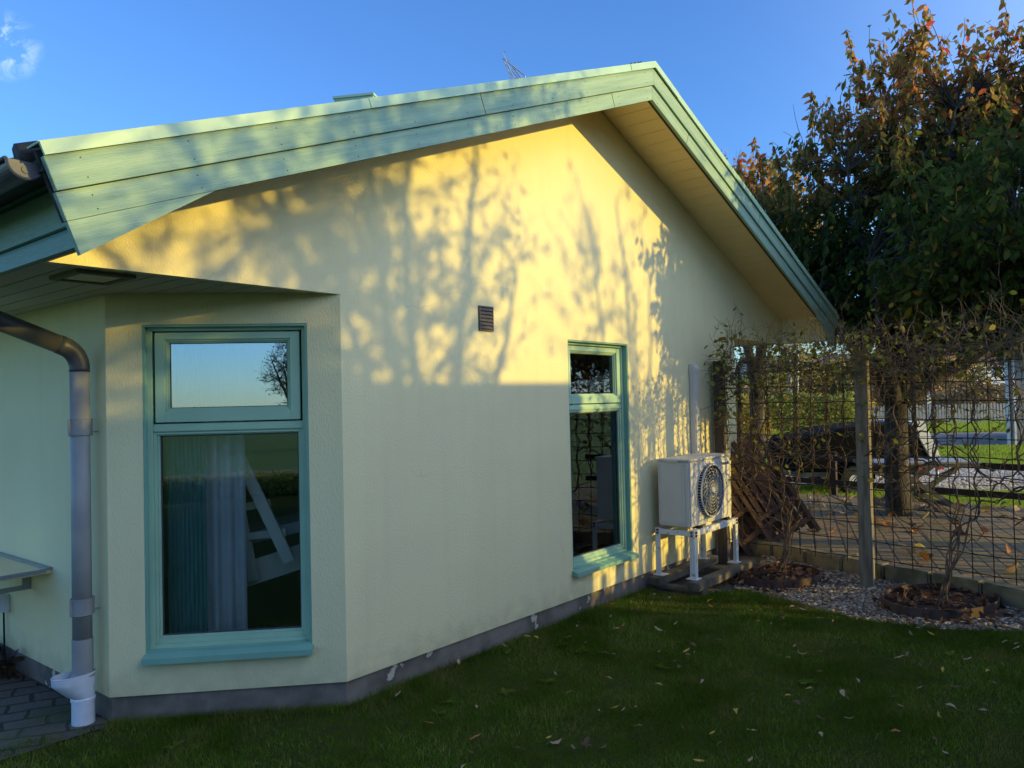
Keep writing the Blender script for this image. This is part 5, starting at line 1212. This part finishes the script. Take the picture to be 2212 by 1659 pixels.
b = MB(); b.bar(SB(l0+.95, d0_-.03, .82), SB(l0+1.15, d0_-.03, .82), .03, .13); b.build('meter_box', M['whitepaint'], gs)
b = MB(); b.bar(SB(l0+1.9, d0_-.03, 1.72), SB(l0+3.6, d0_-.03, 1.72), .05, .12); b.bar(SB(l0+1.9, d0_-.02, 1.2), SB(l0+3.6, d0_-.02, 1.2), .03, .9); b.build('window', M['glass_b'], gs)
# bushes and trees beyond
bush('bush', 46, 13.5, .9, (3.5, 1.5, 1.6), 5000, .2, M['brownbush'], 'brown leafless shrubs behind the hedge on the left', None)
bush('bush', 52, 16.5, 1.2, (3.0, 1.5, 1.9), 4500, .22, M['hedge'], 'mid green bush behind the hedge left of the tree trunk', None)
bush('bush', 47, 20.3, .8, (1.3, 1.2, 1.25), 3500, .16, M['yellowbush'], 'bright yellow autumn bush behind the picket fence', None)
bush('bush', 62, 30, 1.6, (7.5, 2.0, 1.5), 7000, .28, M['brownbush'], 'long brown thicket behind the picket fence', None)
bush('bush', 55, 33.5, .9, (4.2, 1.2, 1.2), 5000, .22, M['brownbush'], 'brown clipped hedge beside the parked car', None)
bush('bush', 75, 36, 3.0, (9, 3, 2.2), 6000, .4, M['yellowbush'], 'tawny field growth on the slope beyond the road', None)
bush('bush', 44, 17.2, 1.7, (1.9, 1.2, 1.1), 4000, .15, M['hedge_dark'], 'dark conifer bush in front of the left houses', None)
bush('bush', 24.5, 7.3, .75, (.75, .7, .9), 3500, .09, M['yellowbush'], 'yellow-green shrub by the road just right of the house corner', None)
bush('bush', 90, 60, 5.5, (5, 3, 4), 5000, .4, M['hedge_dark'], 'pine crown rising above the far roofs at the right', None, 'pine tree')
bush('bush', 70, 24, 2.0, (9, 2, 1.9), 6000, .3, M['hedge_dark'], 'dark green shrub belt beyond the yellow bush', None)
# birch trunks
bt = empty('birch_tree', W(42, 15.0), 'white stemmed birch behind the hedge with yellow leaves', 'tree')
b = MB()
for dl in (0, .35): b.tube([W(42, 14.8+dl, 0), W(42, 14.85+dl, 2), W(42, 14.9+dl*1.3, 5)], [.14, .12, .06], 10)
b.build('trunk', mat('birch_bark', (.62, .60, .56), .7, c2=(.1, .09, .08), scale=3, stretch=(1, 1, 6), lo=.6, hi=.66), bt, smooth=True)
n = 3000; P = np.array(W(42, 15, 3.6))[None]+nr.normal(size=(n, 3))*np.array([[1.2, 1.2, 1.1]]); V, F_ = leaves(P, nr.normal(size=(n, 3)), .14, .7); npmesh('crown', V, F_, M['yellowbush'], bt)
# far houses
def farhouse(d, l, w, dep, hh, rh, wallm, roofm, label, z=0):
    h_ = empty('house', W(d, l, z), label, 'house'); b = MB()
    P0 = [W(d, l-w/2, z-1), W(d, l+w/2, z-1), W(d+dep, l+w/2, z-1), W(d+dep, l-w/2, z-1)]; up_ = Vector((0, 0, hh+1))
    b.add(P0+[p+up_ for p in P0], [(0, 1, 5, 4), (1, 2, 6, 5), (2, 3, 7, 6), (3, 0, 4, 7)])
    m1 = W(d+dep/2, l-w/2, z+hh+rh); m2_ = W(d+dep/2, l+w/2, z+hh+rh); b.add([P0[0]+up_, P0[3]+up_, m1], [(0, 1, 2)]); b.add([P0[1]+up_, P0[2]+up_, m2_], [(0, 1, 2)]); b.build('wall', wallm, h_, fix=False)
    b = MB(); o = Vector((0, 0, .12)); e0, e1 = W(d-.4, l-w/2-.4, z+hh-.1), W(d-.4, l+w/2+.4, z+hh-.1); e2, e3 = W(d+dep+.4, l-w/2-.4, z+hh-.1), W(d+dep+.4, l+w/2+.4, z+hh-.1); r0, r1 = W(d+dep/2, l-w/2-.4, z+hh+rh+.12), W(d+dep/2, l+w/2+.4, z+hh+rh+.12)
    b.add([e0, e1, r1, r0, e2, e3], [(0, 1, 2, 3), (3, 2, 5, 4)]); b.build('roof', roofm, h_, fix=False)
    for k in range(3):
        a = l-w/2+w*(k+.5)/3; b = MB(); b.bar(W(d-.04, a-.5, z+hh*.55), W(d-.04, a+.5, z+hh*.55), .06, 1.1); f_ = b.build('window', M['whitepaint'], h_)
        b = MB(); b.bar(W(d-.08, a-.42, z+hh*.55), W(d-.08, a+.42, z+hh*.55), .06, .94); b.build('pane', M['dark'], f_)
redt = mat('red_roof_tile', (.22, .09, .06), .9, c2=(.16, .07, .05), scale=2); greyr = mat('grey_roof', (.12, .12, .13), .9)
farhouse(82, 31.5, 12, 8, 2.6, 2.4, M['whitepaint'], greyr, 'pale house with grey roof far behind the hedge', .8)
farhouse(95, 46, 10, 8, 2.6, 2.4, mat('far_yellow_wall', (.5, .42, .25), .9), redt, 'house with red roof beside the cherry trunk, far away', 1.4)
farhouse(110, 68, 14, 9, 2.8, 2.6, M['whitepaint'], redt, 'white house on the slope at the far right', 2.6)
# keep-right marker sign
sg = empty('road_marker', W(48, 25.3), 'small blue and yellow striped road marker beyond the picket fence', 'road sign')
b = MB(); b.tube([W(48, 25.4, -.1), W(48, 25.4, .7)], .03, 8); b.build('post', M['aluminium'], sg)
b = MB(); c = W(47.95, 25.4, 1.13)
outl = [c+R2*(.13*cos(t))+Vector((0, 0, (.30 if sin(t) > 0 else -.30)+.13*sin(t))) for t in [2*pi*k/20 for k in range(20)]]; b.prism(outl, F2*.02); b.build('panel', mat('sign_blue', (.02, .12, .5), .4), sg)
b = MB()
for k in range(3): z = .85+k*.22; b.add([W(47.93, 25.28, z), W(47.93, 25.52, z+.1), W(47.93, 25.52, z+.2), W(47.93, 25.28, z+.1)], [(0, 1, 2, 3)])
b.build('stripe', mat('sign_yellow', (.7, .6, .05), .4), sg, fix=False)
# parked car, far
cr_ = empty('car', W(66, 38.5), 'dark red car parked on the rising road beyond the brown hedge', 'car')
def CP(l, d, z): return W(66+d, 38.5+l, z+.35)
b = MB(); prof = [(-2.0, .3), (-2.05, .7), (-1.5, .9), (-1.0, 1.0), (-.5, 1.42), (.8, 1.45), (1.5, 1.0), (2.0, .9), (2.1, .5), (2.05, .3)]
b.prism([CP(l, 0, z) for l, z in prof], F2*1.7); b.build('body', mat('dark_red_paint', (.10, .015, .02), .3), cr_)
b = MB(); b.prism([CP(l, -.01, z) for l, z in ((-.9, 1.0), (-.45, 1.36), (.72, 1.38), (1.2, 1.0))], F2*.02); b.build('window', M['dark'], cr_)
for l in (-1.3, 1.3):
    b = MB(); b.tube([CP(l, -.03, .32), CP(l, .2, .32)], .32, 20); wh = b.build('wheel', M['tyre'], cr_); b = MB(); b.tube([CP(l, -.05, .32), CP(l, -.02, .32)], .19, 16); b.build('rim', M['aluminium'], wh)

# scenery behind the camera that shows in the window glass
def azim(p, ang, dist): return Vector((p[0]+dist*cos(radians(ang)), p[1]+dist*sin(radians(ang)), 0))
vb = (-.4, .45)
hb = empty('hedge', azim(vb, -145, 11), 'low sunlit garden hedge seen in the window glass', 'hedge'); n = 9000
aa = nr.uniform(-155, -134, n); P = np.array([tuple(azim(vb, a, 10.6+u)+Vector((0, 0, z))) for a, u, z in zip(aa, nr.uniform(0, .6, n), nr.uniform(-.05, .38, n))])
V, F_ = leaves(P, nr.normal(size=(n, 3)), .06, .6); npmesh('foliage', V, F_, M['hedge'], hb)
rd2 = []
for dist in (13, 17): rd2.append([azim(vb, a, dist) for a in range(-165, -119, 5)])
sheet('side_road', [(p.x, p.y) for p in rd2[0]]+[(p.x, p.y) for p in rd2[1][::-1]], -.045, M['road'])
tt = azim(vb, -140.2, 27)
tree('bare_tree', tt, [tt+Vector(v) for v in ((0, 0, 4.4), (1.2, 0, 3.6), (-1.2, .5, 3.6), (.5, 1.2, 3.2), (-.4, -1.2, 3.2))], [((tt.x, tt.y, 2.9), (1.4, 1.4, 1.6), 1)], 420, 9, .07, 'bare tree mirrored in the upper pane of the corner window', 31, M['olive'], .12, fork=.8, droop=.1, clen=.5)

# ================================================================== fallen leaves, each one its own object
kinds = [('dry tan', (.52, .36, .24)), ('brown', (.20, .11, .07)), ('grey-green', (.22, .21, .14)), ('yellow', (.60, .44, .10)), ('orange', (.58, .24, .08))]
lm_ = []
for nm, c in kinds:
    m_ = mat('fallen_leaf_'+nm.replace(' ', '_').replace('-', '_'), c, .7, c2=tuple(x*.6 for x in c), scale=30, transl=.15, spec=.08)
    for v in range(2):
        n = 7; pts = []; wd = .30 if v else .22
        for i in range(n+1):
            t = i/n; w = wd*sin(pi*min(1, t*1.02)**.8)*.5*(1+.15*rng.uniform(-1, 1)); zc = .16*sin(pi*t)*(1 if v else -.3)+.22*t*t*rng.uniform(0, 1)
            pts.append([(t-.5, -w, zc+.45*w*rng.uniform(.6, 1.6)), (t-.5, 0, zc), (t-.5, w, zc+.45*w*rng.uniform(.6, 1.6))])
        b = MB(); b.v = [tuple(q) for p in pts for q in p]; b.f = [(i*3+j, i*3+j+1, (i+1)*3+j+1, (i+1)*3+j) for i in range(n) for j in range(2)]
        b.add([(-.5, -.006, .0), (-.78, -.006, .08), (-.78, .006, .08), (-.5, .006, 0)], [(0, 1, 2, 3)])
        me = bpy.data.meshes.new('fallen_leaf'); me.from_pydata(b.v, [], b.f); me.materials.append(m_); me.shade_smooth(); lm_.append((nm, me))
def litter(n, area, z, szr, where, group, wts):
    k = 0
    while k < n:
        x, y = area(); i = rng.choices(range(10), wts)[0]; nm, me = lm_[i]
        o = bpy.data.objects.new('fallen_leaf', me); col.objects.link(o); s = rng.uniform(*szr); o.scale = (s, s*rng.uniform(.8, 1.3)*(1.2 if 'lawn' in where else 2.1), s)
        o.location = (x, y, z+s*.08); tl_ = 1 if 'lawn' in where else 2; o.rotation_euler = (rng.uniform(-.45, .45)*tl_, rng.uniform(-.35, .35)*tl_, rng.uniform(0, 2*pi))
        if rng.random() < .3: o.rotation_euler.x += pi
        big = 'small' if s < (szr[0]+szr[1])/2 else 'broad'; cur = 'cupped' if o.rotation_euler.x > 2 else 'flat' if abs(o.rotation_euler.x) < .22*tl_ else 'tilted'
        px_ = 1106+1697.55*((x-CAM.x)*R2.x+(y-CAM.y)*R2.y)/((x-CAM.x)*F2.x+(y-CAM.y)*F2.y); dd = (x-CAM.x)*F2.x+(y-CAM.y)*F2.y
        if 'lawn' in where: reg = 'close to the gable wall' if y > -.55 else 'beside the pebble bed' if x > 2.75 else 'in the foreground' if dd < 4.2 else 'in the middle'
        else: reg = 'near the kerb stones' if dd < 7.6 else 'by the far grass edge' if dd > 10.2 else 'under the garden table' if px_ > 1850 and dd > 9 else 'left of the fence post' if px_ < 1860 else 'right of the fence post'
        o['label'] = f'{big} {cur} {nm} leaf {reg} of the {where}' if 'lawn' in where else f'{big} {cur} {nm} leaf on the {where} {reg}'
        o['category'] = 'leaf'; o['group'] = group; k += 1
def a1():
    while True:
        x = rng.uniform(-1, 3.6); y = rng.uniform(-3.0, -.05)
        if rng.random() > .25+.22*(x+.2-y*.6): continue
        if inpoly(np.array([x]), np.array([y]), LP)[0] and (x-CAM.x)*F2.x+(y-CAM.y)*F2.y > 3.3: return x, y
litter(165, a1, .014, (.036, .074), 'shaded lawn', 'leaves fallen on the lawn', [5, 5, 5, 5, 1.2, 1.2, 1.4, 1.4, 1.2, .8])
def a2():
    while True:
        d = 6.6+4.9*rng.random()**.75; l = rng.uniform(1.9, 6.8); v = W(d, l)
        if inpoly(np.array([v.x]), np.array([v.y]), [K[0], K[1], K[2], K[3], K[4], K[5], w2(8.6, 8.5), w2(10.2, 6.5), w2(11.1, 5.6), w2(12, 4.6), w2(12.2, 3)])[0]: return v.x, v.y
litter(180, a2, .125, (.10, .16), 'paved patio', 'leaves fallen on the patio', [6, 6, 2, 2, 1, 1, 1, 1, 1.6, 1.6])
